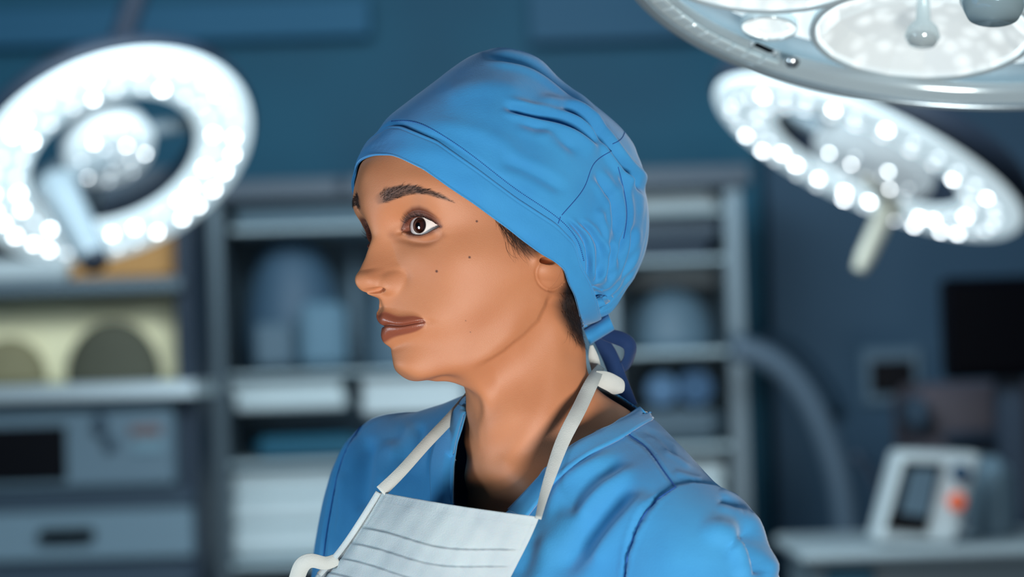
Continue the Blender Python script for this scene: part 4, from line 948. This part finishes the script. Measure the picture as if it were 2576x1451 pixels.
item('linen_stack', 906, 938, 1178, 1040, S1-.04, WHITE, 'brightest white linen pile just under the chin of the woman', 'linen', kind='stack')
item('supply_tray', 600, 1040, 870, 1110, S1-.02, INNER, 'slate blue tray under the white linen left of the chin', 'tray', th=.3, b=.02) if False else None
item('supply_tray', 640, 1098, 905, 1150, S1, TEALM, 'flat teal tray over the largest white linen pile', 'tray', th=.3, b=.02)
item('linen_stack', 584, 1172, 870, 1400, S1-.04, LINEN, 'tall pile of white linen low on the shelf left of the shoulder', 'linen', kind='stack', b=.02)
item('storage_bin', 582, 1424, 880, 1600, S1, NAVY, 'dark navy bin on the lowest visible shelf left of the shoulder', 'bin', th=.3)
item('linen_stack', 1574, 470, 1800, 528, S1, WHITE, 'flat white linen on the top shelf right of the cap', 'linen', kind='stack')
item('storage_bin', 1574, 552, 1812, 600, S1-.02, DGREY, 'dark flat bin upper of two right of the cap', 'bin', th=.3, b=.01)
item('storage_bin', 1574, 602, 1790, 648, S1, NAVY, 'darkest flat bin lower of two right of the cap', 'bin', th=.3, b=.01)
item('wrapped_bundle', 1576, 664, 1840, 720, S1+.2, WHITE, 'white wrapped bundle with a rounded top on the shelf right of the cap', 'bundle', kind='dome', th=.1)
item('metal_bowl', 1590, 712, 1812, 880, S1, MIDG, 'large grey upturned bowl on the shelf right of the cap ties', 'bowl', kind='dome', th=.3)
item('roll_of_wrap', 1628, 940, 1706, 1020, S1, mat('blue_wrap', (66, 104, 138), .6), 'left one of two small blue rolls right of the cap ties', 'roll', 'blue rolls on the cabinet shelf', kind='roll', th=.2)
item('roll_of_wrap', 1716, 930, 1786, 1020, S1, mat('dark_blue_wrap', (34, 76, 110), .6), 'right darker one of two small blue rolls on the right shelf', 'roll', 'blue rolls on the cabinet shelf', kind='roll', th=.2)
item('instrument_case', 1590, 1026, 1822, 1112, S1, mat('case_grey', (78, 96, 108), .6), 'grey instrument case beneath the two small blue rolls', 'case', th=.3, b=.03)
item('linen_stack', 1590, 1140, 1840, 1400, S1, LINEN, 'tall pale linen pile low on the shelf right above the near shoulder', 'linen', kind='stack')
item('linen_stack', 1600, 896, 1846, 935, S1+.24, WHITE, 'thin white folded sheet at the back above the small blue rolls', 'linen', kind='stack', th=.08) if False else None
# --- low unit on the left: shelf with cartons, steel counter, built-in appliance, drawer
D1 = 5.6
unit = empty('equipment_unit', at(200, 2200, D1+.3)*A_(1, 1, 0), 'grey equipment unit at the left edge with shelf above a steel worktop and drawer', 'cabinet')
U = lambda *a, **k: part(*a, parent=unit, **k)
U('side_post', 456, 430, 500, 2200, D1+.02, .34, NAVY); U('back_panel', -320, 430, 470, 1000, D1+.33, .03, DGREY); U('shelf', -320, 706, 458, 742, D1, .32, STEEL); U('top_shelf', -320, 500, 458, 530, D1, .32, DGREY)
U('worktop', -320, 968, 492, 1010, D1-.05, .40, mat('polished_steel', (200, 212, 216), .3, .5)); U('body', -320, 1012, 486, 2200, D1+.03, .3, GREY)
U('drawer', -320, 1288, 486, 1412, D1, .05, mat('drawer_front', (108, 132, 146), .5)); U('drawer', -320, 1428, 486, 1600, D1, .05, DGREY); U('rail', -320, 1240, 486, 1284, D1-.005, .05, DGREY)
U('drawer_handle', 92, 1330, 236, 1362, D1-.03, .03, BLACK, b=.01)
item('carton', 170, 560, 456, 706, D1+.10, BROWN, 'brown carton on the upper shelf under the left ring lamp', 'box', th=.2)
item('white_box', -60, 652, 168, 706, D1+.05, WHITE, 'long white box on the shelf at the left edge', 'box', th=.2)
item('packing_sheet', -80, 748, 456, 966, D1+.13, BEIGE, 'wide beige packing board standing at the back of the lower left shelf', 'board', th=.03)
item('supply_basket', 158, 806, 400, 966, D1+.03, mat('olive_basket', (84, 84, 70), .8), 'large dark olive rounded basket in front of the beige board', 'basket', kind='dome', th=.09)
item('supply_basket', -80, 850, 110, 966, D1+.03, mat('ochre_basket', (140, 132, 100), .8), 'ochre rounded basket at the left edge before the beige board', 'basket', kind='dome', th=.09)
st_ = empty('sterilizer', at(200, 1235, D1-.1), 'grey built-in appliance with black display below the steel worktop', 'appliance')
part('housing', -400, 1040, 440, 1236, D1-.02, .06, mat('appliance_grey', (96, 118, 132), .45), st_, b=.01)
part('display', -200, 1076, 166, 1214, D1-.03, .02, BLACK, st_); part('knob', 232, 1040, 266, 1100, D1-.035, .02, DGREY, st_, b=.01); part('knob', 258, 1100, 292, 1138, D1-.035, .02, DGREY, st_, b=.01)
part('paper_label', 326, 1070, 404, 1098, D1-.026, .01, mat('label_rust', (112, 92, 92), .7), st_); part('button_panel', 330, 1104, 412, 1140, D1-.026, .01, mat('panel_pale', (110, 140, 154), .6), st_)
# --- right side: curved support arm, small wall screen, large black monitor, console, trolley with patient monitor
arm = MB(); pth = smoothline([(1840, 872), (1930, 900), (2010, 970), (2070, 1080), (2110, 1200), (2130, 1340), (2140, 1700)], 40)
arm.tube([at(a, b, 5.8) for a, b in pth], .032, 16)
tag(arm.build('support_arm', mat('arm_grey', (74, 92, 108), .5), smooth=True), 'thick curved grey support arm right of the cabinet', 'arm')
arm = MB(); pth = smoothline([(1900, 850), (1980, 880), (2060, 960), (2100, 1030)], 30); arm.tube([at(a, b, 6.565) for a, b in pth], .026, 14)
tag(arm.build('cable_hose', mat('hose_teal', (18, 52, 74), .6), smooth=True), 'dark teal curved hose above the grey support arm', 'hose')
sm_ = empty('wall_screen', at(2246, 1000, 5.9), 'small square black screen in a grey frame right of the support arm', 'screen')
part('frame', 2168, 872, 2326, 1022, 5.9, .05, mat('screen_frame', (62, 84, 100), .5), sm_, b=.01); part('display', 2192, 906, 2300, 990, 5.893, .02, BLACK, sm_)
bm = empty('monitor', at(2500, 950, 5.2), 'large black monitor at the right edge under the right ring lamp', 'monitor')
part('casing', 2376, 690, 2900, 948, 5.2, .06, BLACK, bm, b=.012); part('display', 2392, 704, 2880, 932, 5.196, .01, mat('screen_black', (2, 2, 5), .3, Specular_IOR_Level=.1), bm); part('stand', 2520, 948, 2590, 1500, 5.24, .05, NAVY, bm)
BRN = mat('console_brown', (74, 68, 76), .6)
con = empty('anaesthesia_console', at(2450, 2100, 5.5)*A_(1, 1, 0), 'dark brownish grey equipment console beneath the large black monitor', 'console')
part('body', 2330, 960, 2900, 2100, 5.5, .4, BRN, con, b=.03); part('side_module', 2296, 1000, 2345, 1086, 5.45, .2, DGREY, con, b=.02); part('control_strip', 2380, 1085, 2560, 1118, 5.46, .06, NAVY, con, b=.01)
hose = MB(); hose.tube([at(a, b, c) for a, b, c in smoothline([(2150, 1140, 4.8), (2190, 1190, 4.8), (2222, 1260, 4.8), (2234, 1370, 4.8)], 20)], .014, 12); tag(hose.build('breathing_hose', NAVY, smooth=True), 'short dark hose left of the white patient monitor', 'hose')
tro = empty('trolley', at(2350, 2200, 4.6)*A_(1, 1, 0), 'white topped trolley carrying the patient monitor at lower right', 'trolley')
part('tabletop', 2016, 1372, 3000, 1408, 4.55, .5, mat('tabletop_grey', (150, 164, 170), .5), tro, b=.01); part('body', 2060, 1408, 3000, 2100, 4.6, .42, mat('trolley_grey', (120, 140, 150), .5), tro, b=.01); part('drawer', 2080, 1424, 2200, 1500, 4.585, .03, TEALM, tro)
# patient monitor, leaning back, sheared front
pm = empty('patient_monitor', at(2350, 1372, 4.6), 'white patient monitor with dark screen, blue and orange buttons on the trolley', 'monitor')
def slab(name, quad, d, th, m, parent, push=0.0):
    q = [at(a, b, d-push) for a, b in quad]; bk = [p_+A_(0, th, 0) for p_ in q]
    return mesh_obj(name, q+bk, [(0, 1, 2, 3), (7, 6, 5, 4), (0, 4, 5, 1), (1, 5, 6, 2), (2, 6, 7, 3), (3, 7, 4, 0)], m, parent, smooth=False)
o = slab('casing', [(2262, 1134), (2472, 1140), (2406, 1367), (2202, 1366)], 4.6, .12, WHITE, pm); bv = o.modifiers.new('b', 'BEVEL'); bv.width = .012; bv.segments = 3
slab('screen_bezel', [(2276, 1160), (2372, 1164), (2330, 1340), (2226, 1332)], 4.6, .01, BLACK, pm, .006); slab('display', [(2292, 1178), (2360, 1180), (2334, 1300), (2264, 1290)], 4.6, .004, MIDG, pm, .009)
for (a, b), m, r in (((2418, 1190), mat('button_blue', (6, 64, 96), .4), .018), ((2408, 1262), mat('button_orange', (230, 96, 48), .4, Emission_Color=lin((230, 96, 48)), Emission_Strength=.15), .017)):
    c_ = at(a, b, 4.585); MB().lathe([(0, 0), (r, 0), (r, .008), (r*.8, .011), (0, .011)], c_+A_(0, .01, 0), np.array([[1, 0, 0], [0, 0, -1], [0, 1, 0]]), 24).build('button', m, pm, sharp=40)
part('side_module', 2470, 1150, 2560, 1384, 4.75, .2, GREY, pm, b=.03)

# ------------------------------------------------------------------ the operating lamps
HOUS = mat('lamp_housing', (150, 164, 174), .35, .3); HDARK = mat('lamp_back_shell', (22, 34, 50), .6); HGREY = mat('lamp_handle_grey', (132, 146, 154), .45); CREAM = mat('lamp_handle_cream', (206, 206, 190), .45)
def emis(name, col, s, base=None):
    m = mat(name, base or col, .4); N, L, b = nodes(m); b.inputs['Emission Color'].default_value = lin(col); b.inputs['Emission Strength'].default_value = s; return m
LENS = emis('lamp_lens_glow', (208, 230, 238), .66, (226, 238, 242)); LED = emis('led', (245, 252, 255), 14); LEDS = emis('led_soft', (240, 250, 255), 2.5)
HUBM = emis('hub_lens_glow', (190, 205, 212), .38, (200, 210, 214))
def frame_from(n, spin=0):
    n = n/np.linalg.norm(n); a = c_right-n*(n@c_right); a /= np.linalg.norm(a); b = np.cross(n, a); c, s = math.cos(spin), math.sin(spin); a2 = a*c+b*s; return np.stack([a2, np.cross(n, a2), n], 1)
def view_normal(toward, ang_right, px, py):
    """unit normal with the given share towards the viewer and the rest across (right, up) in the room"""
    v = P(px, py, 1.0)-CAM; v /= np.linalg.norm(v); e1 = c_right-v*(c_right@v); e1 /= np.linalg.norm(e1); e2 = np.cross(e1, v)
    k = math.sqrt(1-toward**2); q = np.hypot(*ang_right); return -v*toward+k*(e1*ang_right[0]+e2*ang_right[1])/q
def ring_lamp(cpx, cpy, depth, R, n, label, hub_off, hub_r, handle, hm, spin=0, rows=((.70, 26), (.86, 32)), inner=.60, strong=.6):
    c = at(cpx, cpy, depth); M = frame_from(n, spin); root = empty('operating_lamp', c, label, 'lamp', 'ring shaped operating lamps in the background')
    T = lambda p: c+np.asarray(p, float)@M.T
    mid = (inner+1)/2*R; w = (1-inner)/2*R; a = np.linspace(0, np.pi, 18)
    prof = [(mid+w*math.cos(t), .018*math.sin(t)**.7) for t in a]
    MB().lathe([(x_, z_) for x_, z_ in prof], c, M, 96).build('lens_ring', LENS, root, True)
    MB().lathe([(mid-w, 0), (mid-w-.004, -.02), (mid-w*.8, -.05), (mid+w*.8, -.055), (R*1.03, -.03), (R*1.035, -.005), (R, 0)], c, M, 96).build('back_shell', HDARK, root, True)
    for fr_, k in rows:
        for i in range(k):
            t = 2*np.pi*(i+rng.uniform(-.15, .15))/k; rr = R*(fr_+rng.uniform(-.012, .012)); zz_ = .018*math.sin(math.acos(np.clip((rr-mid)/w, -1, 1)))**.7
            m = LED if rng.random() < strong*(1.5 if math.sin(t+spin) < -.1 else .55) else LEDS; s = rng.uniform(.8, 1.2)*.0062
            MB().lathe([(0, .0035), (s*.7, .0028), (s, 0)], T((rr*math.cos(t), rr*math.sin(t), zz_)), M, 12).build('led', m, root, True)
    # hub in the middle with its own small lights, on two arms
    hc = A_(*hub_off)
    MB().lathe([(0, .03), (hub_r*.6, .03), (hub_r*.9, .022), (hub_r, .004), (hub_r*.96, -.03), (hub_r*.6, -.05), (0, -.052)], T(hc), M, 48).build('hub', HUBM, root, True)
    k = 0
    for rr, q in ((0, 1), (hub_r*.42, 5), (hub_r*.72, 8)):
        for i in range(q):
            t = 2*np.pi*i/q+.3*q; s = .0042
            MB().lathe([(0, .0035), (s, 0)], T(hc+A_(rr*math.cos(t), rr*math.sin(t), .030 if rr < hub_r*.6 else .027)), M, 12).build('led', LED if (i*7+q) % 3 == 0 else LEDS, root, True)
    for t in (math.pi*.93, math.pi*1.25, -.5):
        p0 = hc+A_(hub_r*.8*math.cos(t), hub_r*.8*math.sin(t), -.02); p1 = A_(R*inner*1.05*math.cos(t), R*inner*1.05*math.sin(t), -.03); MB().tube([T(p0), T((p0+p1)/2), T(p1)], .014, 12).build('spoke', HGREY, root, True)
    h0, h1, hr = handle; h0 = T(h0); h1 = T(h1); d_ = h1-h0; Lh = np.linalg.norm(d_); ax2 = frame_from(d_/Lh)
    MB().lathe([(0, 0), (hr*.9, 0), (hr, .01), (hr*.92, Lh*.35), (hr*.85, Lh*.86), (hr*.7, Lh*.97), (0, Lh)], h0, ax2, 24).build('handle', hm, root, sharp=50)
    MB().lathe([(0, Lh*.98), (hr*.72, Lh*.965), (hr*.60, Lh+.008), (0, Lh+.010)], h0, ax2, 20).build('handle_cap', HDARK if hm is HGREY else hm, root, sharp=50)
    MB().tube([T(hc+A_(0, 0, .02)), T((hc+A_(*handle[0]))/2+A_(0, 0, .01)), h0, h0+(h0-T(hc))*.35], [.02, .018, .016, .013], 12).build('handle_arm', hm, root, True)
    # suspension: yoke and arm going up to the ceiling
    b0 = T((0, 0, -.055)); b1 = T((0, 0, -.14)); top = A_(b1[0]+.12, b1[1]+.25, 3.0)
    MB().tube([b0, b1, b1+A_(.04, .08, .12), A_(top[0], top[1], 2.4), top], [.05, .035, .025, .025, .03], 14).build('suspension_arm', HDARK, root, True)
    return root
nL = view_normal(.6546, (math.cos(-1.1506), math.sin(-1.1506)), 285, 399); nR_ = view_normal(.284, (math.cos(-1.9939), math.sin(-1.9939)), 2181, 396)
ring_lamp(285, 399, 4.75, .287, nL, 'ring shaped operating lamp with bright white lights at upper left', (.015, .045, .012), .090, ((-.106, .075, .03), (-.097, .065, .245), .040), HGREY, math.radians(26))
ring_lamp(2181, 396, 4.17, .286, nR_, 'narrower tilted ring operating lamp at right with a cream handle', (.0, .03, .01), .11, ((.09, -.03, .035), (.09, -.03, .165), .019), CREAM, math.radians(-23), strong=.34)
# the near lamp at the top right edge
RIMM = mat('lamp_rim_silver', (158, 176, 186), .25, .6); REFL = emis('reflector_glow', (232, 240, 240), .8, (215, 225, 228))
N, L, b = nodes(REFL); tc = N.new('ShaderNodeTexCoord'); vo = N.new('ShaderNodeTexVoronoi'); vo.inputs['Scale'].default_value = 55; L.new(tc.outputs['Object'], vo.inputs[0]); mr = N.new('ShaderNodeMapRange'); mr.inputs[2].default_value = .55; mr.inputs[3].default_value = 1.0; mr.inputs[4].default_value = .55
L.new(vo.outputs['Distance'], mr.inputs[0]); L.new(mr.outputs[0], b.inputs['Emission Strength']); b.inputs['Roughness'].default_value = .15; b.inputs['Metallic'].default_value = .5; LEDGE = mat('lamp_ledge', (178, 196, 204), .15, .25); BOLT = mat('bolt', (200, 208, 212), .2, .9)
nB = view_normal(.4416, (math.cos(-1.5665), math.sin(-1.5665)), 2502, -113); cB = at(2502, -113, 1.72); MBig = frame_from(nB, 0); RB = .276
big = empty('operating_lamp', cB, 'large near operating lamp with silver rim and bright reflectors at upper right edge', 'lamp')
TB = lambda p: cB+np.asarray(p, float)@MBig.T
MB().lathe([(RB*.965, -.012), (RB*.965, .004), (RB*.972, .008), (RB*.982, .006), (RB*.985, .003), (RB*.992, .005), (RB, .000), (RB*1.002, -.008), (RB*.995, -.02), (RB*.97, -.05), (RB*.8, -.085), (RB*.4, -.10), (0, -.10)], cB, MBig, 160).build('rim', RIMM, big, True)
MB().lathe([(RB*.967, .002), (RB*.945, -.003), (RB*.935, -.006), (RB*.93, -.012)], cB, MBig, 160).build('inner_ledge', LEDGE, big, True)
MB().lathe([(RB*.935, -.030), (RB*.6, -.05), (0, -.055)], cB, MBig, 96).build('inner_plate', emis('plate_glow', (222, 236, 240), .9, (200, 214, 220)), big, True)
TILE = mat('ledge_tile', (196, 214, 220), .12, .2)
for i in range(15):
    t = math.radians(186+i*3.7); cc = TB((RB*.945*math.cos(t), RB*.945*math.sin(t), -.001)); e = frame_from(nB); tx = TB((math.cos(t), math.sin(t), 0))-cB; ty = TB((-math.sin(t), math.cos(t), 0))-cB
    MB().box(cc, (.011, .0155, .004), np.stack([tx, ty, nB], 1), b=.0012).build('ledge_tile', TILE, big)
def on_big(px, py, lift=0.0):
    d_ = P(px, py, 1.0)-CAM; k = ((cB+nB*lift-CAM)@nB)/(d_@nB); return CAM+d_*k
ca = on_big(1903, 112, .002); cb_ = on_big(1938, 128, .002); dv = (cb_-ca)/np.linalg.norm(cb_-ca)
MB().box((ca+cb_)/2, (.020, .0065, .002), np.stack([dv, np.cross(nB, dv), nB], 1), b=.0009).build('latch_slot', BLACK, big)
for q in ((1892, 108), (1949, 131)): MB().lathe([(0, .003), (.0018, .003), (.0022, 0)], on_big(*q, .003), MBig, 16).build('bolt', BOLT, big, sharp=40)
MB().lathe([(0, .006), (.004, .005), (.0062, .002), (.0066, 0)], on_big(1993, 152, .001), MBig, 24).build('bolt', BOLT, big, True)
def cup(c2, r, dep, mt, facets=18):
    pr = [(r, 0), (r*.985, -.004), (r*.8, -dep*.6), (r*.5, -dep*.88), (r*.2, -dep), (0, -dep)]; MB().lathe(pr, c2, MBig, facets).build('reflector', mt, big, False)
    MB().lathe([(r*1.0, 0), (r*1.03, .002), (r*1.06, 0), (r*1.05, -.006)], c2, MBig, 64).build('reflector_edge', mat('reflector_edge', (196, 212, 218), .15, .3), big, True)
CUPR = .083
for i in range(6):
    t = math.radians(202+i*60); c2 = TB((RB*.625*math.cos(t), RB*.625*math.sin(t), -.012)); cup(c2, CUPR, .03, REFL)
    MB().lathe([(0, .010), (.010, .008), (.014, .002), (.012, -.006), (.006, -.012), (.005, -.03)], c2, MBig, 24).build('bulb', mat('bulb_glass', (196, 214, 220), .05, .25), big, True)
    t2 = t+math.radians(30); c3 = TB((RB*.84*math.cos(t2), RB*.84*math.sin(t2), -.014)); cup(c3, .021, .014, REFL, 14)
cup(TB((0, 0, -.012)), .078, .03, REFL)
MB().lathe([(0, .05), (.018, .048), (.024, .036), (.021, .022), (.011, .014), (.010, -.03)], TB((0, 0, 0)), MBig, 32).build('sterile_handle_socket', mat('socket', (150, 176, 186), .1, .4), big, True)
glm = bpy.data.materials.new('clear_cover'); glm.use_nodes = True; N = glm.node_tree.nodes; L = glm.node_tree.links; N.remove(N['Principled BSDF']); tr = N.new('ShaderNodeBsdfTransparent'); gg = N.new('ShaderNodeBsdfGlossy'); gg.inputs['Roughness'].default_value = .04; mx = N.new('ShaderNodeMixShader'); mx.inputs[0].default_value = .05
L.new(tr.outputs[0], mx.inputs[1]); L.new(gg.outputs[0], mx.inputs[2]); L.new(mx.outputs[0], N['Material Output'].inputs[0])
MB().lathe([(0, .012), (RB*.5, .011), (RB*.8, .008), (RB*.965, .003)], cB, MBig, 96).build('clear_cover', glm, big, True)
MB().tube([TB((0, 0, -.10)), TB((0, 0, -.16)), TB((0, 0, -.16))+A_(.15, .1, .15), A_(cB[0]+.35, cB[1]+.3, 3.0)], [.05, .04, .03, .03], 14).build('suspension_arm', HOUS, big, True)
